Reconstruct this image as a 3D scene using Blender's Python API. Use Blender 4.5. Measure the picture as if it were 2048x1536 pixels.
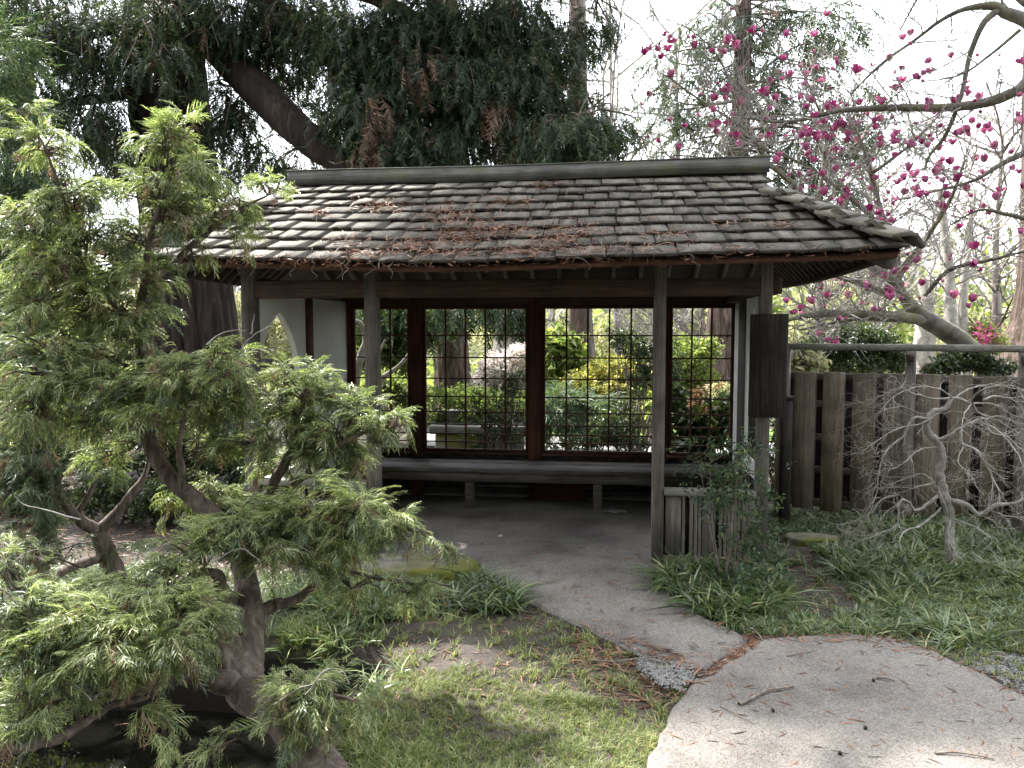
import bpy, bmesh, math, random
import numpy as np
from mathutils import Vector, Matrix

SC = bpy.context.scene
for o in list(bpy.data.objects):
    bpy.data.objects.remove(o)
R = math.radians
rng = np.random.default_rng(7)
RND = random.Random(11)

# ------------------------------------------------------------------ camera
CZ, YAW, PIT, FPX = 1.75, R(7), R(4), 1538.0
cam = bpy.data.objects.new('camera', bpy.data.cameras.new('camera'))
SC.collection.objects.link(cam)
cam.location = (0, 0, CZ)
cam.rotation_euler = (R(90) - PIT, 0, YAW)
cam.data.sensor_width = 36
cam.data.lens = FPX / 2048 * 36
cam.data.clip_end = 2000
SC.camera = cam

# ------------------------------------------------------------------ light
SUN_DIR = Vector((-0.6, 0.4, 1.0)).normalized()      # towards the sun: high, behind the pavilion on the left
world = bpy.data.worlds.new('World')
SC.world = world
world.use_nodes = True
nt = world.node_tree
nt.nodes.clear()
out = nt.nodes.new('ShaderNodeOutputWorld')
bg = nt.nodes.new('ShaderNodeBackground')
sky = nt.nodes.new('ShaderNodeTexSky')
sky.sky_type = 'NISHITA'
sky.sun_disc = False
sky.sun_elevation = math.asin(SUN_DIR.z)
sky.sun_rotation = math.atan2(SUN_DIR.x, SUN_DIR.y)
sky.air_density = 1.0
sky.dust_density = 2.5
tc = nt.nodes.new('ShaderNodeTexCoord')
mp = nt.nodes.new('ShaderNodeMapping')
mp.inputs['Scale'].default_value = (1.0, 1.0, 2.2)
nz = nt.nodes.new('ShaderNodeTexNoise')
nz.inputs['Scale'].default_value = 2.2
nz.inputs['Detail'].default_value = 7
nz.inputs['Roughness'].default_value = 0.6
rp = nt.nodes.new('ShaderNodeValToRGB')
rp.color_ramp.elements[0].position = 0.36
rp.color_ramp.elements[0].color = (0.35, 0.35, 0.35, 1)
rp.color_ramp.elements[1].position = 0.58
mx = nt.nodes.new('ShaderNodeMix')
mx.data_type = 'RGBA'
mx.inputs['B'].default_value = (10.0, 10.3, 10.8, 1)      # thin bright cloud
nt.links.new(tc.outputs['Generated'], mp.inputs['Vector'])
nt.links.new(mp.outputs['Vector'], nz.inputs['Vector'])
nt.links.new(nz.outputs['Fac'], rp.inputs['Fac'])
nt.links.new(rp.outputs['Color'], mx.inputs['Factor'])
nt.links.new(sky.outputs['Color'], mx.inputs['A'])
nt.links.new(mx.outputs['Result'], bg.inputs['Color'])
nt.links.new(bg.outputs['Background'], out.inputs['Surface'])
bg.inputs['Strength'].default_value = 0.12

sun = bpy.data.objects.new('sun', bpy.data.lights.new('sun', 'SUN'))
SC.collection.objects.link(sun)
sun.data.energy = 4.4
sun.data.angle = R(0.8)
sun.data.color = (1.0, 0.965, 0.91)
sun.rotation_euler = SUN_DIR.to_track_quat('Z', 'Y').to_euler()
SC.view_settings.view_transform = 'Standard'
SC.view_settings.look = 'None'
SC.view_settings.exposure = 2.12
SC.view_settings.gamma = 1
SC.view_settings.use_curve_mapping = False
SC.cycles.use_denoising = True
SC.cycles.max_bounces = 7
SC.cycles.transparent_max_bounces = 4

# ------------------------------------------------------------------ picture <-> place
_f = np.array([-math.sin(YAW) * math.cos(PIT), math.cos(YAW) * math.cos(PIT), -math.sin(PIT)])
_r = np.array([math.cos(YAW), math.sin(YAW), 0.0])
_u = np.cross(_r, _f)
CAMP = np.array([0, 0, CZ])


def ray(px, py):
    return _f + (px - 1024) / FPX * _r + (768 - py) / FPX * _u


def wp(px, py, d):                       # point at view depth d
    return CAMP + ray(px, py) * d


def Yp(px, py, Y):                       # point on the plane y = Y
    q = ray(px, py)
    return CAMP + q * (Y / q[1])


def Xp(px, py, X):
    q = ray(px, py)
    return CAMP + q * (X / q[0])


def Zp(px, py, z=0.0):                   # point on the ground
    q = ray(px, py)
    return CAMP + q * ((z - CZ) / q[2])


def proj(P):                             # array of points -> pixel columns, rows, depth
    P = np.atleast_2d(P) - CAMP
    d = P @ _f
    return 1024 + FPX * (P @ _r) / d, 768 - FPX * (P @ _u) / d, d


# ------------------------------------------------------------------ mesh building
class MB:
    def __init__(s):
        s.v, s.q, s.t, s.qm, s.tm, s.n = [], [], [], [], [], 0

    def add(s, V, F, mi=0):
        V = np.asarray(V, dtype=np.float32).reshape(-1, 3)
        F = np.asarray(F, dtype=np.int64)
        if F.ndim == 1:
            F = F[None]
        s.v.append(V)
        if F.shape[1] == 4:
            s.q.append(F + s.n); s.qm.append(np.full(len(F), mi, np.int32))
        else:
            s.t.append(F + s.n); s.tm.append(np.full(len(F), mi, np.int32))
        s.n += len(V)

    def mesh(s, name, mats, smooth=False):
        me = bpy.data.meshes.new(name)
        V = np.concatenate(s.v)
        q = np.concatenate(s.q) if s.q else np.zeros((0, 4), np.int64)
        t = np.concatenate(s.t) if s.t else np.zeros((0, 3), np.int64)
        mi = np.concatenate(s.qm + s.tm) if (s.qm or s.tm) else np.zeros(0, np.int32)
        me.vertices.add(len(V))
        me.vertices.foreach_set('co', V.ravel())
        loops = np.concatenate([q.ravel(), t.ravel()]).astype(np.int32)
        me.loops.add(len(loops))
        me.loops.foreach_set('vertex_index', loops)
        me.polygons.add(len(q) + len(t))
        st = np.concatenate([np.arange(len(q)) * 4, len(q) * 4 + np.arange(len(t)) * 3]).astype(np.int32)
        me.polygons.foreach_set('loop_start', st)
        if smooth:
            me.polygons.foreach_set('use_smooth', np.ones(len(st), bool))
        for m in (mats if isinstance(mats, (list, tuple)) else [mats]):
            me.materials.append(m)
        me.polygons.foreach_set('material_index', mi)
        me.update(calc_edges=True)
        return me

    def build(s, name, mats, parent=None, smooth=False, loc=None):
        return link(name, s.mesh(name, mats, smooth), parent, loc)


def link(name, me, parent=None, loc=None):
    o = bpy.data.objects.new(name, me)
    SC.collection.objects.link(o)
    if parent is not None:
        o.parent = parent
    if loc is not None:
        o.location = loc
    return o


def tag(o, label, cat, group=None, kind=None):
    if label: o['label'] = label
    if cat: o['category'] = cat
    if group: o['group'] = group
    if kind: o['kind'] = kind
    return o


def thing(name, label, cat, loc=(0, 0, 0), rz=0.0, group=None):
    o = bpy.data.objects.new(name, None)
    SC.collection.objects.link(o)
    o.empty_display_size = 0.2
    o.location = loc
    o.rotation_euler = (0, 0, rz)
    return tag(o, label, cat, group)


def local(o, P):                         # world points into the frame of a thing's empty
    P = np.atleast_2d(P) - np.array(o.location)
    a = -o.rotation_euler.z
    c, s_ = math.cos(a), math.sin(a)
    return np.stack([P[:, 0] * c - P[:, 1] * s_, P[:, 0] * s_ + P[:, 1] * c, P[:, 2]], 1)


def cbox(mb, x0, x1, y0, y1, z0, z1, c=0.004, M=None, mi=0, warp=0.0):
    ce = np.array([(x0 + x1) / 2, (y0 + y1) / 2, (z0 + z1) / 2])
    h = np.array([abs(x1 - x0), abs(y1 - y0), abs(z1 - z0)]) / 2
    c = min(c, h.min() * 0.45)
    V, idx = [], {}
    for sx in (-1, 1):
        for sy in (-1, 1):
            for sz in (-1, 1):
                for a in range(3):
                    k = np.array([sx, sy, sz]) * (h - c)
                    k[a] = (sx, sy, sz)[a] * h[a]
                    idx[(sx, sy, sz, a)] = len(V)
                    V.append(k)
    V = np.array(V)
    Q, T = [], []
    for s_ in (-1, 1):
        Q.append([idx[(s_, a, b, 0)] for a, b in ((-1, -1), (1, -1), (1, 1), (-1, 1))])
        Q.append([idx[(a, s_, b, 1)] for a, b in ((-1, -1), (1, -1), (1, 1), (-1, 1))])
        Q.append([idx[(a, b, s_, 2)] for a, b in ((-1, -1), (1, -1), (1, 1), (-1, 1))])
    for a in (-1, 1):
        for b in (-1, 1):
            Q.append([idx[(a, b, -1, 0)], idx[(a, b, 1, 0)], idx[(a, b, 1, 1)], idx[(a, b, -1, 1)]])
            Q.append([idx[(a, -1, b, 0)], idx[(a, 1, b, 0)], idx[(a, 1, b, 2)], idx[(a, -1, b, 2)]])
            Q.append([idx[(-1, a, b, 1)], idx[(1, a, b, 1)], idx[(1, a, b, 2)], idx[(-1, a, b, 2)]])
            for d in (-1, 1):
                T.append([idx[(a, b, d, k)] for k in range(3)])

    def orient(F):
        F = np.array(F)
        P = V[F]
        n = np.cross(P[:, 1] - P[:, 0], P[:, 2] - P[:, 0])
        fl = (n * P.mean(1)).sum(1) < 0
        F[fl] = F[fl][:, ::-1]
        return F
    Q, T = orient(Q), orient(T)
    W = V + ce
    if warp:
        W = W + rng.normal(0, warp, W.shape)
    if M is not None:
        M = np.array(M)
        W = W @ M[:3, :3].T + M[:3, 3]
    n0 = mb.n
    mb.add(W, Q, mi)
    mb.t.append(T + n0); mb.tm.append(np.full(len(T), mi, np.int32))


def boxobj(name, dims, mat, parent=None, c=0.004, M=None, warp=0.0):
    mb = MB()
    cbox(mb, *dims, c=c, M=M, warp=warp)
    return mb.build(name, mat, parent)


def smooth_path(P, n=6):                 # Catmull-Rom through the control rows (any number of columns)
    P = np.asarray(P, float)
    if len(P) < 3:
        t = np.linspace(0, 1, n + 1)[:, None]
        return P[0] * (1 - t) + P[-1] * t
    E = np.vstack([2 * P[0] - P[1], P, 2 * P[-1] - P[-2]])
    res = []
    for i in range(len(P) - 1):
        a, b, c, d = E[i:i + 4]
        t = np.linspace(0, 1, n, endpoint=False)[:, None]
        res.append(0.5 * (2 * b + (c - a) * t + (2 * a - 5 * b + 4 * c - d) * t ** 2 + (-a + 3 * b - 3 * c + d) * t ** 3))
    res.append(P[-1:])
    return np.vstack(res)


def tube(mb, P, rad, sides=6, mi=0, rough=0.0, ridges=0, cap=True):
    P = np.asarray(P, float)
    n = len(P)
    rad = np.broadcast_to(np.asarray(rad, float), (n,))
    t = np.gradient(P, axis=0)
    t /= np.linalg.norm(t, axis=1)[:, None] + 1e-9
    ref = np.array([0.31, 0.95, 0.05]) if abs(t[:, 2]).mean() > 0.6 else np.array([0.02, 0.05, 1.0])
    n1 = np.cross(t, ref); n1 /= np.linalg.norm(n1, axis=1)[:, None] + 1e-9
    n2 = np.cross(t, n1)
    a = np.linspace(0, 2 * math.pi, sides, endpoint=False)
    rr = rad[:, None] * np.ones(sides)
    if rough:
        rr = rr * (1 + rng.normal(0, rough, rr.shape))
    if ridges:
        ph = rng.uniform(0, 6.28, 4)
        s_ = np.linspace(0, 1, n)[:, None]
        k = np.abs(np.sin(a * ridges / 2 + ph[0] + 1.3 * np.sin(s_ * 7 + ph[1]) + 0.8 * np.sin(3 * a + s_ * 3)))
        k2 = np.abs(np.sin(a * ridges * 1.3 + ph[2] + 1.9 * np.sin(s_ * 11 + ph[3])))
        rr = rr * (0.85 + 0.15 * k ** 0.6 + 0.05 * k2)
    V = P[:, None] + rr[..., None] * (np.cos(a)[None, :, None] * n1[:, None] + np.sin(a)[None, :, None] * n2[:, None])
    i = np.arange(n - 1)[:, None] * sides
    j = np.arange(sides)[None]
    jn = (j + 1) % sides
    F = np.stack([i + j, i + jn, i + sides + jn, i + sides + j], -1).reshape(-1, 4)
    n0 = mb.n
    V = V.reshape(-1, 3)
    mb.add(V, F[:, ::-1], mi)
    if cap:
        mb.add(np.vstack([V[-sides:], P[-1] + t[-1] * rad[-1] * 0.5]),
               [[k, (k + 1) % sides, sides] for k in range(sides)], mi)


def frames(D, roll=None, up=(0, 0, 1)):  # rotation matrices with x along D
    D = D / (np.linalg.norm(D, axis=1)[:, None] + 1e-9)
    U = np.broadcast_to(np.array(up, float), D.shape)
    Yv = np.cross(U, D)
    bad = np.linalg.norm(Yv, axis=1) < 1e-3
    Yv[bad] = [0, 1, 0]
    Yv /= np.linalg.norm(Yv, axis=1)[:, None]
    Zv = np.cross(D, Yv)
    if roll is not None:
        c, s_ = np.cos(roll)[:, None], np.sin(roll)[:, None]
        Yv, Zv = Yv * c + Zv * s_, Zv * c - Yv * s_
    return np.stack([D, Yv, Zv], 2)


def inst(mb, tv, tf, T, M, S, mi=0):     # many transformed copies of a small template inside one mesh
    m, n = len(T), len(tv)
    if m == 0: return
    S = np.broadcast_to(np.asarray(S, float), (m,))
    V = np.einsum('mij,nj->mni', M, tv) * S[:, None, None] + T[:, None]
    F = (tf[None] + (np.arange(m) * n)[:, None, None]).reshape(-1, tf.shape[1])
    mb.add(V.reshape(-1, 3), F, mi)


def unit(n):
    v = rng.normal(size=(n, 3))
    return v / np.linalg.norm(v, axis=1)[:, None]


# ------------------------------------------------------------------ materials
def newmat(name):
    m = bpy.data.materials.new(name)
    m.use_nodes = True
    nt = m.node_tree
    b = nt.nodes['Principled BSDF']
    b.inputs['Specular IOR Level'].default_value = 0.25
    return m, nt, b


def N(nt, typ, **kw):
    n = nt.nodes.new(typ)
    for k, v in kw.items():
        if k in n.inputs: n.inputs[k].default_value = v
        else: setattr(n, k, v)
    return n


def ramp(nt, fac, stops):
    r = nt.nodes.new('ShaderNodeValToRGB')
    el = r.color_ramp.elements
    while len(el) < len(stops): el.new(0.5)
    for e, (p, c) in zip(el, stops):
        e.position = p
        e.color = (*c, 1) if len(c) == 3 else c
    nt.links.new(fac, r.inputs['Fac'])
    return r.outputs['Color']


def mixc(nt, fac, a, b, mode='MIX'):
    m = nt.nodes.new('ShaderNodeMix')
    m.data_type = 'RGBA'
    m.blend_type = mode
    for s_, v in (('Factor', fac), ('A', a), ('B', b)):
        if hasattr(v, 'is_linked'): nt.links.new(v, m.inputs[s_])
        elif isinstance(v, tuple): m.inputs[s_].default_value = (*v, 1)
        else: m.inputs[s_].default_value = v
    return m.outputs['Result']


def noise(nt, vec, scale, detail=4, rough=0.55, dist=0.0):
    n = N(nt, 'ShaderNodeTexNoise', Scale=scale, Detail=detail, Roughness=rough, Distortion=dist)
    nt.links.new(vec, n.inputs['Vector'])
    return n.outputs['Fac']


def objvec(nt, scale=(1, 1, 1), jitter=True):
    tc = nt.nodes.new('ShaderNodeTexCoord')
    v = tc.outputs['Object']
    if jitter:
        oi = nt.nodes.new('ShaderNodeObjectInfo')
        mu = N(nt, 'ShaderNodeMath', operation='MULTIPLY')
        mu.inputs[1].default_value = 61.0
        nt.links.new(oi.outputs['Random'], mu.inputs[0])
        ad = N(nt, 'ShaderNodeVectorMath', operation='ADD')
        nt.links.new(v, ad.inputs[0]); nt.links.new(mu.outputs[0], ad.inputs[1])
        v = ad.outputs[0]
    mp = nt.nodes.new('ShaderNodeMapping')
    mp.inputs['Scale'].default_value = scale
    nt.links.new(v, mp.inputs['Vector'])
    return mp.outputs['Vector']


def bump(nt, b, h, strength=0.4, dist=0.01):
    n = N(nt, 'ShaderNodeBump', Strength=strength, Distance=dist)
    nt.links.new(h, n.inputs['Height'])
    nt.links.new(n.outputs['Normal'], b.inputs['Normal'])


def wood(name, dark, mid, light, axis='z', rough=0.75, stain=(0.5, 0.5, 0.5), moss=None, vary=0.35):
    m, nt, b = newmat(name)
    sc = {'x': (1.6, 34, 34), 'y': (34, 1.6, 34), 'z': (34, 34, 1.6)}[axis]
    g = noise(nt, objvec(nt, sc), 1.6, 6, 0.65, 0.6)
    fine = noise(nt, objvec(nt, tuple(3.2 * k for k in sc)), 2.0, 3)
    c = ramp(nt, g, [(0.28, dark), (0.5, mid), (0.72, light)])
    st = noise(nt, objvec(nt), 3.5, 5)
    c = mixc(nt, ramp(nt, st, [(0.38, (0, 0, 0)), (0.68, (1, 1, 1))]), c, mixc(nt, 1.0, c, stain, 'MULTIPLY'))
    oi = nt.nodes.new('ShaderNodeObjectInfo')
    c = mixc(nt, 1.0, c, ramp(nt, oi.outputs['Random'], [(0, (1 - vary,) * 3), (1, (1 + vary * 0.5,) * 3)]), 'MULTIPLY')
    if moss:
        ms = noise(nt, objvec(nt), 5.0, 6)
        c = mixc(nt, ramp(nt, ms, [(0.52, (0, 0, 0)), (0.7, (0.8, 0.8, 0.8))]), c, moss)
    nt.links.new(c, b.inputs['Base Color'])
    b.inputs['Roughness'].default_value = rough
    ad = N(nt, 'ShaderNodeMath', operation='ADD')
    nt.links.new(g, ad.inputs[0]); nt.links.new(fine, ad.inputs[1])
    bump(nt, b, ad.outputs[0], 0.45, 0.004)
    return m


def leafmat(name, stops, trans=0.35, tcol=None, rough=0.5, big=1.2, spec=0.3):
    m, nt, b = newmat(name)
    ge = nt.nodes.new('ShaderNodeNewGeometry')
    c = ramp(nt, ge.outputs['Random Per Island'], stops)
    pn = noise(nt, objvec(nt, jitter=False), big, 4)
    c = mixc(nt, 1.0, c, ramp(nt, pn, [(0.3, (0.6, 0.62, 0.6)), (0.7, (1.35, 1.3, 1.2))]), 'MULTIPLY')
    nt.links.new(c, b.inputs['Base Color'])
    b.inputs['Roughness'].default_value = rough
    b.inputs['Specular IOR Level'].default_value = spec
    tr = nt.nodes.new('ShaderNodeBsdfTranslucent')
    nt.links.new(mixc(nt, 1.0, c, tcol or (1.25, 1.3, 0.6), 'MULTIPLY'), tr.inputs['Color'])
    ms = nt.nodes.new('ShaderNodeMixShader')
    ms.inputs[0].default_value = trans
    nt.links.new(b.outputs[0], ms.inputs[1]); nt.links.new(tr.outputs[0], ms.inputs[2])
    nt.links.new(ms.outputs[0], nt.nodes['Material Output'].inputs['Surface'])
    return m


def barkmat(name, dark, mid, light, sc=(14, 14, 1.5), moss=None, bs=0.8, bd=0.03):
    m, nt, b = newmat(name)
    g = noise(nt, objvec(nt, sc, False), 1.0, 7, 0.65, 0.8)
    c = ramp(nt, g, [(0.3, dark), (0.52, mid), (0.72, light)])
    if moss:
        ms = noise(nt, objvec(nt, jitter=False), 2.5, 6)
        c = mixc(nt, ramp(nt, ms, [(0.48, (0, 0, 0)), (0.66, (0.9, 0.9, 0.9))]), c, moss)
    nt.links.new(c, b.inputs['Base Color'])
    b.inputs['Roughness'].default_value = 0.9
    bump(nt, b, g, bs, bd)
    return m


def plain(name, col, rough=0.8, var=0.25, scale=6, bumpd=0.003, spec=0.25):
    m, nt, b = newmat(name)
    g = noise(nt, objvec(nt), scale, 6)
    c = mixc(nt, 1.0, col, ramp(nt, g, [(0.3, (1 - var,) * 3), (0.7, (1 + var,) * 3)]), 'MULTIPLY')
    nt.links.new(c, b.inputs['Base Color'])
    b.inputs['Roughness'].default_value = rough
    b.inputs['Specular IOR Level'].default_value = spec
    bump(nt, b, g, 0.4, bumpd)
    return m


def concrete(name, base, specks=True):
    m, nt, b = newmat(name)
    v = objvec(nt, jitter=False)
    vo = N(nt, 'ShaderNodeTexVoronoi', Scale=150.0)
    nt.links.new(v, vo.inputs['Vector'])
    c = ramp(nt, vo.outputs['Color'], [(0.15, tuple(k * 0.66 for k in base)), (0.5, base), (0.85, tuple(k * 1.3 for k in base))])
    vf = N(nt, 'ShaderNodeTexVoronoi', Scale=55.0)
    nt.links.new(v, vf.inputs['Vector'])
    c = mixc(nt, ramp(nt, vf.outputs['Distance'], [(0.05, (0.5, 0.5, 0.5)), (0.12, (0, 0, 0))]), c, (0.45, 0.43, 0.39))
    big = noise(nt, v, 1.3, 6, 0.6)
    c = mixc(nt, 1.0, c, ramp(nt, big, [(0.32, (0.5, 0.485, 0.48)), (0.5, (0.95, 0.94, 0.92)), (0.7, (1.25, 1.24, 1.2))]), 'MULTIPLY')
    md = noise(nt, v, 9.0, 6, 0.7)
    c = mixc(nt, ramp(nt, md, [(0.55, (0, 0, 0)), (0.8, (0.55, 0.55, 0.55))]), c, tuple(k * 0.45 for k in base))
    nt.links.new(c, b.inputs['Base Color'])
    b.inputs['Roughness'].default_value = 0.85
    ad = N(nt, 'ShaderNodeMath', operation='ADD')
    nt.links.new(vo.outputs['Distance'], ad.inputs[0]); nt.links.new(md, ad.inputs[1])
    bump(nt, b, ad.outputs[0], 0.5, 0.006)
    return m


def soilmat():
    m, nt, b = newmat('soil')
    v = objvec(nt, jitter=False)
    a = noise(nt, v, 2.0, 8, 0.65)
    f = noise(nt, v, 45, 5, 0.7)
    c = ramp(nt, a, [(0.3, (0.032, 0.026, 0.022)), (0.5, (0.06, 0.05, 0.043)), (0.7, (0.105, 0.09, 0.077))])
    c = mixc(nt, 1.0, c, ramp(nt, f, [(0.3, (0.45, 0.45, 0.45)), (0.7, (1.4, 1.4, 1.4))]), 'MULTIPLY')
    vo = N(nt, 'ShaderNodeTexVoronoi', Scale=60.0)
    nt.links.new(v, vo.inputs['Vector'])
    c = mixc(nt, ramp(nt, vo.outputs['Distance'], [(0.06, (0.5, 0.5, 0.5)), (0.16, (0, 0, 0))]), c, (0.22, 0.17, 0.13))
    mo = noise(nt, v, 0.9, 5)
    c = mixc(nt, ramp(nt, mo, [(0.5, (0, 0, 0)), (0.75, (0.55, 0.55, 0.55))]), c, (0.05, 0.07, 0.02))
    # the wet peaty bank below the turf line
    tc = nt.nodes.new('ShaderNodeTexCoord'); sx = nt.nodes.new('ShaderNodeSeparateXYZ')
    nt.links.new(tc.outputs['Object'], sx.inputs[0])
    mr = N(nt, 'ShaderNodeMapRange'); mr.inputs['From Min'].default_value = -0.13; mr.inputs['From Max'].default_value = -0.07
    nt.links.new(sx.outputs['Z'], mr.inputs['Value'])
    c = mixc(nt, mr.outputs[0], (0.016, 0.013, 0.01), c)
    nt.links.new(c, b.inputs['Base Color'])
    b.inputs['Roughness'].default_value = 0.95
    bump(nt, b, f, 0.7, 0.02)
    return m


M = {}
M['post'] = wood('weathered_post', (0.075, 0.066, 0.055), (0.15, 0.135, 0.115), (0.25, 0.23, 0.2), 'z', vary=0.15)
M['post_moss'] = wood('mossy_post', (0.075, 0.066, 0.055), (0.15, 0.135, 0.115), (0.24, 0.22, 0.19), 'z', vary=0.1)
M['beam'] = wood('brown_beam', (0.03, 0.018, 0.012), (0.065, 0.038, 0.026), (0.1, 0.062, 0.042), 'x', vary=0.1)
M['beam_y'] = wood('brown_beam_deep', (0.03, 0.018, 0.012), (0.065, 0.038, 0.026), (0.1, 0.062, 0.042), 'y', vary=0.1)
M['red_z'] = wood('red_brown_frame', (0.035, 0.014, 0.009), (0.075, 0.03, 0.018), (0.12, 0.05, 0.03), 'z', vary=0.1)
M['red_x'] = wood('red_brown_fascia', (0.05, 0.022, 0.013), (0.1, 0.048, 0.03), (0.15, 0.075, 0.048), 'x', vary=0.1)
M['shingle'] = wood('cedar_shingle', (0.06, 0.053, 0.043), (0.125, 0.114, 0.096), (0.2, 0.185, 0.16), 'y', vary=0.4,
                    stain=(0.66, 0.645, 0.58))
M['endgrain_shade'] = plain('shingle_end_grain_shaded', (0.05, 0.043, 0.036), 0.95, 0.4, 30)  # end grain of the butts, with their shade put into the dark colour
M['ridge'] = wood('ridge_board', (0.05, 0.048, 0.042), (0.1, 0.098, 0.088), (0.165, 0.162, 0.148), 'x', moss=(0.09, 0.095, 0.04))
M['hip'] = wood('hip_shingle', (0.07, 0.06, 0.045), (0.13, 0.115, 0.09), (0.2, 0.18, 0.145), 'x', vary=0.3)
M['dark'] = wood('dark_board', (0.02, 0.016, 0.014), (0.042, 0.035, 0.031), (0.075, 0.064, 0.057), 'z', vary=0.3)
M['darkx'] = wood('dark_plank', (0.03, 0.026, 0.023), (0.06, 0.053, 0.048), (0.1, 0.09, 0.082), 'x', vary=0.3)
M['bench'] = wood('bench_plank', (0.05, 0.043, 0.038), (0.1, 0.088, 0.078), (0.16, 0.145, 0.13), 'x', vary=0.2)
M['fence'] = wood('fence_board', (0.105, 0.083, 0.063), (0.215, 0.175, 0.136), (0.31, 0.262, 0.208), 'z', vary=0.25, stain=(0.55, 0.55, 0.55))
M['fence_x'] = wood('fence_rail', (0.08, 0.068, 0.055), (0.145, 0.125, 0.1), (0.21, 0.185, 0.155), 'x', vary=0.2)
M['rail_grey'] = wood('grey_rail', (0.13, 0.125, 0.105), (0.23, 0.22, 0.19), (0.34, 0.33, 0.29), 'x', vary=0.15, moss=(0.17, 0.17, 0.11))
M['sign'] = wood('charred_board', (0.008, 0.006, 0.005), (0.024, 0.019, 0.016), (0.062, 0.051, 0.044), 'z', rough=0.85, vary=0.05)
M['cane'] = wood('bamboo_cane', (0.1, 0.088, 0.07), (0.19, 0.172, 0.145), (0.29, 0.265, 0.23), 'z', rough=0.55)
M['plaster'] = plain('plaster', (0.55, 0.56, 0.52), 0.9, 0.1, 2.5, 0.001)
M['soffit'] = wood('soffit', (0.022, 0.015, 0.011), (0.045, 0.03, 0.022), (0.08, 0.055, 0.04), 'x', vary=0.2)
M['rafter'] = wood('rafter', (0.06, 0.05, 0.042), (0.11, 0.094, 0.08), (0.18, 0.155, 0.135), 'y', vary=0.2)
M['path'] = concrete('exposed_aggregate', (0.158, 0.145, 0.132))
M['soil'] = soilmat()
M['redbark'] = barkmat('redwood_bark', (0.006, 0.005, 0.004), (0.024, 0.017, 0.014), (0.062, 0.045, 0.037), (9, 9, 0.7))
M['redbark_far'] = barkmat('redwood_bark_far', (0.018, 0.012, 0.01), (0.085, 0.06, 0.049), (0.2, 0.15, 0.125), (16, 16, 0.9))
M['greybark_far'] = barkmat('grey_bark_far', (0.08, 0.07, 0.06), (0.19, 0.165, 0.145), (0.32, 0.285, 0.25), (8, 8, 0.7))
M['shrubbark'] = barkmat('cypress_bark', (0.035, 0.026, 0.021), (0.115, 0.09, 0.074), (0.22, 0.185, 0.155), (22, 22, 5), bd=0.012)
M['magbark'] = barkmat('magnolia_bark', (0.05, 0.046, 0.037), (0.125, 0.115, 0.095), (0.24, 0.22, 0.19), (7, 7, 7), moss=(0.12, 0.115, 0.05), bd=0.008)
M['twigbark'] = barkmat('pale_twig', (0.16, 0.15, 0.13), (0.3, 0.28, 0.25), (0.44, 0.42, 0.38), (9, 9, 9), bd=0.004)
M['maplebark'] = barkmat('maple_bark', (0.1, 0.09, 0.075), (0.26, 0.245, 0.215), (0.46, 0.44, 0.4), (14, 14, 6), bd=0.006)
M['mapletip'] = barkmat('maple_twig', (0.2, 0.18, 0.15), (0.35, 0.32, 0.28), (0.52, 0.48, 0.43), (9, 9, 9), bd=0.003)
M['deadtwig'] = barkmat('dead_twig', (0.07, 0.055, 0.045), (0.17, 0.14, 0.115), (0.28, 0.245, 0.21), (20, 20, 20), bd=0.003)
M['cypress'] = leafmat('cypress_foliage', [(0, (0.07, 0.105, 0.045)), (0.45, (0.19, 0.235, 0.1)), (0.8, (0.33, 0.365, 0.17)), (1, (0.53, 0.52, 0.33))], 0.45, (1.1, 1.22, 0.75), big=1.6, rough=0.38, spec=0.55)
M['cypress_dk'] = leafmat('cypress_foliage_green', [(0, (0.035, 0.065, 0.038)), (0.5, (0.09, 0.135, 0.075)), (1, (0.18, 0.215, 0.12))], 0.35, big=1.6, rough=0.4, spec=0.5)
M['cypress_dead'] = leafmat('cypress_dead', [(0, (0.12, 0.07, 0.04)), (0.5, (0.22, 0.145, 0.095)), (1, (0.33, 0.25, 0.18))], 0.25, (1.2, 1.0, 0.8))
M['redwood'] = leafmat('redwood_foliage', [(0, (0.02, 0.04, 0.027)), (0.5, (0.042, 0.07, 0.044)), (0.85, (0.075, 0.105, 0.056)), (1, (0.13, 0.13, 0.075))], 0.32, (1.3, 1.3, 0.6), big=0.5)
M['redwood_dead'] = leafmat('redwood_dead', [(0, (0.08, 0.05, 0.035)), (1, (0.2, 0.13, 0.095))], 0.25, (1.2, 1, 0.8))
M['ygreen'] = leafmat('yellow_leaves', [(0, (0.06, 0.085, 0.025)), (0.45, (0.24, 0.25, 0.075)), (0.75, (0.42, 0.39, 0.13)), (1, (0.6, 0.54, 0.24))], 0.4, (1.2, 1.2, 0.6))
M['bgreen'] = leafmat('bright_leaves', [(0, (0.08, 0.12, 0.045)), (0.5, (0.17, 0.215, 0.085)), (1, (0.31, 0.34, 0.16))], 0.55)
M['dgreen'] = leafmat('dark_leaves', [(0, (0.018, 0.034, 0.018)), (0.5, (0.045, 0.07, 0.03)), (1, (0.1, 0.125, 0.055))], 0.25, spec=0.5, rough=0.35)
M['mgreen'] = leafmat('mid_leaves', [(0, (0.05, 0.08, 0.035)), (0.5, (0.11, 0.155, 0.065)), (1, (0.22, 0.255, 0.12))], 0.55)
M['bluegreen'] = leafmat('blue_green_leaves', [(0, (0.04, 0.07, 0.05)), (0.5, (0.085, 0.135, 0.09)), (0.9, (0.15, 0.2, 0.12)), (1, (0.25, 0.27, 0.12))], 0.35)
M['white'] = leafmat('white_blossom', [(0, (0.55, 0.5, 0.5)), (1, (0.82, 0.78, 0.78))], 0.3, (1, 1, 1))
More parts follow.
